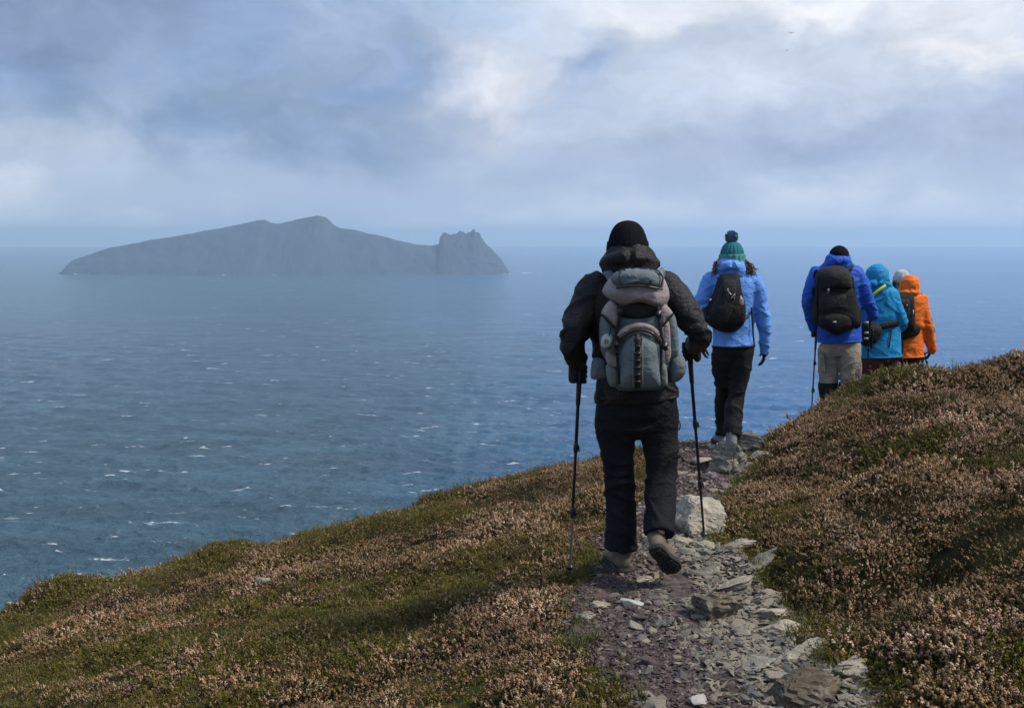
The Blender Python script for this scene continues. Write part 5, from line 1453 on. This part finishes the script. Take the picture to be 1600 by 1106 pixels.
    pp('lid_buckle', box(P(1294, 455, yb - .235), (.020, .012, .055)), plain('blue_grey_buckle', (.06, .10, .14), .5))
    pp('side_pocket', puff([(1334, 480), (1342, 478), (1344, 505), (1338, 514), (1330, 505)], yb + .02, .10, .04, wob=.005, seed=45), C_PACKBLACK)
    pp('side_pocket', puff([(1271, 470), (1278, 462), (1282, 495), (1278, 508), (1270, 498)], yb + .02, .10, .04, wob=.005, seed=46), C_PACKBLACK)
    for sx, a in ((-1, 1279), (1, 1332)):
        pp('compression_strap', ribbon([P(a, 432, yb - .10), P(a + 2 * sx, 452, yb - .12), P(a + 3 * sx, 480, yb - .08)], .022, .005), C_WEB)
    pp('shoulder_strap', ribbon([P(1322, 424, yb + .0), P(1330, 419, yb + .10), P(1334, 421, yb + .17)], .06, .014), C_PACKBLACK)
    pp('shoulder_strap', ribbon([P(1282, 428, yb + .02), P(1276, 426, yb + .10), P(1274, 440, yb + .10), P(1273, 460, yb + .08)], .06, .014), C_PACKBLACK)
third_walker()

def fourth_walker():
    y = 12.75
    torso = [(1372, 442, y, 14, .08), (1372, 450, y, 24, .105), (1372, 458, y, 31, .125), (1374, 480, y, 31, .135), (1376, 505, y, 30, .13), (1377, 530, y, 31.5, .14), (1376, 545, y, 33, .15), (1376, 557, y, 33.5, .155)]
    la = [(1347, 460, y, 11.5), (1343, 478, y - .02, 11), (1342, 495, y + .03, 10), (1350, 508, y + .2, 9)]
    ra = [(1393, 463, y, 11), (1399, 479, y - .02, 11), (1406.5, 497, y - .02, 10.5), (1407, 507, y + .04, 10), (1398, 514, y + .22, 9)]
    ll = [(1361, 552, y, 17.5), (1361, 572, y, 16.5), (1361, 592, y, 14), (1361, 634, y - .02, 10.5)]
    rl = [(1391, 552, y, 16), (1390, 574, y + .05, 14.5), (1391, 596, y + .08, 12), (1390, 634, y + .1, 9.5)]
    hood = [slab([(1371, 452, y, 22, .125), (1371, 441, y - .01, 19.5, .135), (1371, 431, y - .01, 19, .142)]),
            tube([P(1352, 446, y - .04), P(1362, 443, y - .12), P(1380, 443, y - .12), P(1391, 446, y - .04)], [.03, .035, .035, .03])]
    def sh(px, yy): a = P(px, 640, yy); a.z = gz(a.x, a.y) + .10; return (a, (0, 1, 0), (0, 0, 1), C_BOOT, C_SOLE, 1.0, .10)
    gl = [open_hand(P(1351, 509, y + .2), (.5, .6, -.3), (0, 0, -1), .95, .6), open_hand(P(1398, 514, y + .22), (-.5, .6, -.2), (0, 0, -1), .95, .6)]
    r = walker(y, 1376, 'person in cyan jacket with hood up and maroon trousers wearing a black waist pack', torso, la, ra, ll, rl, (1371, 432, 10.2),
               {'jacket': C_CYAN, 'trousers': C_MAROON, 'glove': C_GLOVE}, hood, gloves=gl, shoes=[sh(1361, y - .02), sh(1390, y + .1)], seed=12, vox=.013, amp=.020)
    part('jacket_vent', ribbon([P(1393, 515, y - .12), P(1391, 530, y - .135), P(1389, 543, y - .14)], .014, .005), C_WEB, r)
    o = thing('waist_pack', tuple(P(1352, 538, y - .15)), 'black waist pack with grey buckles and a lime strap on the walker in cyan', 'waist pack')
    pp = lambda n, v, m, l=None: part(n, v, m, o, label=l)
    pp('pouch', puff([(1345, 506), (1356, 503), (1372, 506), (1378, 516), (1373, 528), (1364, 538), (1352, 541), (1345, 534)], y - .13, .12, .05, wob=.006, seed=52), C_PACKBLACK)
    pp('belt', ribbon([P(1370, 514, y - .17), P(1382, 509, y - .17), P(1394, 506, y - .135), P(1402, 504.5, y - .09), P(1409, 503.5, y + .02)], .075, .012), C_PACKBLACK)
    pp('lime_strap', ribbon([P(1362, 463, y - .155), P(1370, 456, y - .165), P(1378, 450, y - .165), P(1384, 446, y - .15)], .034, .006), C_NEON, 'lime shoulder strap crossing the upper back')
    for b_, s in ((504, .05), (520, .05), (529, .055)):
        pp('buckle', box(P(1354, b_, y - .255 + (.02 if b_ < 510 else 0)), (s, .014, .022)), plain('pale_grey_plastic', (.30, .32, .34), .5))
    pp('strap_end', ribbon([P(1364, 515, y - .26), P(1363, 530, y - .25), P(1361, 545, y - .2)], .02, .005), C_WEB)
fourth_walker()

def sixth_walker():
    y = 14.25
    torso = [(1407, 446, y, 12, .08), (1407, 453, y, 24, .105), (1408, 461, y, 31, .125), (1410, 482, y, 31, .135), (1411, 510, y, 29, .13), (1411, 535, y, 30, .14), (1411, 548, y, 30, .145)]
    la = [(1384, 463, y, 10.5), (1380, 482, y, 10), (1379, 502, y, 9), (1386, 518, y + .2, 7.5)]
    ra = [(1431, 463, y, 10.5), (1437, 482, y, 10), (1441, 505, y, 9), (1440, 522, y + .1, 8)]
    ll = [(1392, 548, y, 15), (1386, 570, y, 14), (1382, 592, y, 12.5), (1382, 630, y, 10)]
    rl = [(1424, 548, y, 15), (1424, 572, y, 13), (1424, 596, y, 12), (1424, 630, y, 10)]
    hood = [slab([(1406, 453, y, 16, .10), (1406, 445, y, 12.5, .095), (1406, 440, y, 11, .085)])]
    def sh(px, yy): a = P(px, 640, yy); a.z = gz(a.x, a.y) + .10; return (a, (0, 1, 0), (0, 0, 1), C_BOOT, C_SOLE, 1.05, .10)
    pt, pe = P(1436.5, 516, y + .12), P(1466, 606, y + .2); pe.z = gz(pe.x, pe.y)
    d = (pt - pe).normalized()
    gl = [open_hand(P(1386, 518, y + .2), (.3, .6, -.5), (0, 0, -1), .95, .6), grip_hand(pt - d * .05, d, (.6, -.6, 0), 1.1)]
    r = walker(y, 1408, 'person in teal jacket and grey white hat mostly hidden behind the orange jacket', torso, la, ra, ll, rl, (1408, 437.5, 9.2),
               {'jacket': C_TEAL_SHELL, 'trousers': C_KHAKI, 'glove': C_GLOVE}, hood, gloves=gl, shoes=[sh(1382, y), sh(1424, y)], seed=17, vox=.015, amp=.018)
    beanie(r, [(1409, 421.5, 2), (1409, 423, 6), (1409, 426, 9), (1409, 431, 11.2), (1409, 438, 11.8), (1409, 441, 11.8)], y, C_GREYKNIT, 1.2, cuff=[(1409, 431, 10.8), (1409, 432, 11.3), (1409, 438, 11.8), (1409, 441, 11.4)], ribs=24, rib_amp=.003)
    curls(r, [(P(1399, 441, y - .03), (-.4, -.4, -.8), .14, 30, .22)], plain('dark_hair', (.03, .022, .02), .6))
    trekking_pole(pt, pe, 'black trekking pole slanting down beside the orange sleeve', 'trekking poles of the walkers', PM)
sixth_walker()

def fifth_walker():
    y = 13.45
    torso = [(1420, 455, y, 13, .08), (1420, 462, y, 23, .105), (1421, 470, y, 29.5, .125), (1421, 490, y, 29, .135), (1421, 515, y, 25, .13), (1419, 535, y, 25, .135), (1419, 548, y, 25, .14), (1418, 557, y, 25, .145)]
    la = [(1398, 472, y, 10.5), (1394, 490, y, 10), (1393, 508, y + .05, 9), (1400, 520, y + .2, 8)]
    ra = [(1440, 471, y, 10.8), (1444, 487, y - .02, 10.8), (1449, 510, y - .02, 9.8), (1453, 530, y + .02, 8.8), (1456, 546, y + .06, 8.2)]
    ll = [(1406, 556, y, 13.5), (1406, 575, y, 12.5), (1406, 600, y, 11), (1406, 634, y, 9)]
    rl = [(1431, 556, y, 13.5), (1430, 575, y, 12.5), (1430, 600, y, 11), (1430, 634, y, 9)]
    hood = [slab([(1421, 462, y, 17, .115), (1421, 452, y - .01, 15.5, .125), (1421, 444, y - .01, 15, .128)]),
            tube([P(1406, 458, y - .05), P(1414, 457, y - .12), P(1428, 457, y - .12), P(1436, 459, y - .05)], [.022, .028, .028, .022])]
    def sh(px, yy): a = P(px, 640, yy); a.z = gz(a.x, a.y) + .10; return (a, (0, 1, 0), (0, 0, 1), C_BOOT, C_SOLE, 1.0, .10)
    gl = [open_hand(P(1455, 547, y + .06), (-.35, .2, -1), (-1, .2, 0), .95, .7), open_hand(P(1400, 520, y + .2), (.4, .6, -.5), (0, 0, -1), .9, .6)]
    r = walker(y, 1419, 'person in bright orange jacket with hood up and a narrow black pack', torso, la, ra, ll, rl, (1420, 448, 9.2),
               {'jacket': C_ORANGE, 'trousers': C_SLIM, 'glove': C_GLOVE}, hood, gloves=gl, shoes=[sh(1406, y), sh(1430, y)], seed=22, vox=.013, amp=.020)
    part('sleeve_zip', ribbon([P(1453, 492, y - .055), P(1457, 506, y - .05), P(1460, 519, y - .03)], .016, .005), C_WEB, r)
    yb = y - .15
    o = thing('backpack', tuple(P(1412, 530, yb)), 'narrow black backpack with hip belt and a white label on the orange jacket', 'backpack', 'backpacks')
    pp = lambda n, v, m, l=None: part(n, v, m, o, label=l)
    pp('main_compartment', puff([(1396, 460), (1410, 457), (1425, 459), (1427, 478), (1428, 505), (1424, 520), (1410, 523), (1398, 515), (1394, 485)], yb + .03, .15, .05, wob=.006, seed=61), C_PACKBLACK)
    pp('front_panel', puff([(1400, 470), (1412, 467), (1422, 470), (1423, 496), (1412, 506), (1401, 500)], yb - .08, .05, .05, wob=.005, seed=62), C_PACKGREY)
    pp('hip_belt', puff([(1398, 512), (1416, 509), (1436, 508), (1437, 520), (1428, 526), (1412, 531), (1400, 529)], yb + .02, .05, .05, wob=.004, seed=63), C_PACKBLACK)
    pp('side_label', box(P(1424, 489, yb - .10), (.052, .012, .075)), C_LABEL)
    pp('label_print', box(P(1424, 489, yb - .108), (.030, .004, .016)), C_PACKGREY)
    pp('grey_tag', box(P(1417, 477, yb - .135), (.022, .008, .02)), plain('grey_plastic_tag', (.18, .18, .19), .5))
    pp('shoulder_strap', ribbon([P(1424, 462, yb + .02), P(1434, 459, yb + .10), P(1440, 462, yb + .10)], .045, .012), C_PACKBLACK)
    pp('belt_tail', ribbon([P(1410, 530, yb - .01), P(1411, 542, yb - .005), P(1409, 555, yb), P(1411, 568, yb)], .018, .005), C_WEB)
    pp('side_cord', ribbon([P(1435, 528, yb + .05), P(1436, 542, yb + .06), P(1437, 555, yb + .06)], .02, .005), C_WEB)
fifth_walker()

# ================================================================== two gulls far off
def gull(px, py, y, span, roll, label):
    c = P(px, py, y)
    o = thing('gull', tuple(c), label, 'bird', 'gulls in the sky')
    M = np.array(Matrix.Rotation(roll, 3, 'Y'))
    T = lambda v: (np.asarray(v) @ M.T) + np.array(tuple(c))
    v, f = tube([(0, -.22 * span, 0), (0, -.1 * span, 0), (0, .06 * span, 0), (0, .17 * span, .01)], [(.02 * span, .008 * span), (.06 * span, .05 * span), (.065 * span, .055 * span), (.03 * span, .028 * span)], 12)
    gm = plain('gull_grey', (.16, .165, .17), .8)
    part('body', (T(v), f), gm, o)
    for s in (-1, 1):
        pts = [(0.02 * s * span, .03 * span, .02 * span), (.2 * s * span, .06 * span, .085 * span), (.36 * s * span, .0, .05 * span), (.5 * s * span, -.07 * span, -.005 * span)]
        v, f = tube(pts, [(.075 * span, .014 * span), (.07 * span, .012 * span), (.05 * span, .009 * span), (.012 * span, .004 * span)], 10, ref=(0, 1, 0))
        part('wing', (T(v), f), gm, o)
gull(1236, 52, 190.0, 1.25, R(8), 'gull gliding higher in the bright cloud')
gull(1230, 79, 180.0, 1.15, R(-22), 'gull banking lower beneath the other gull')
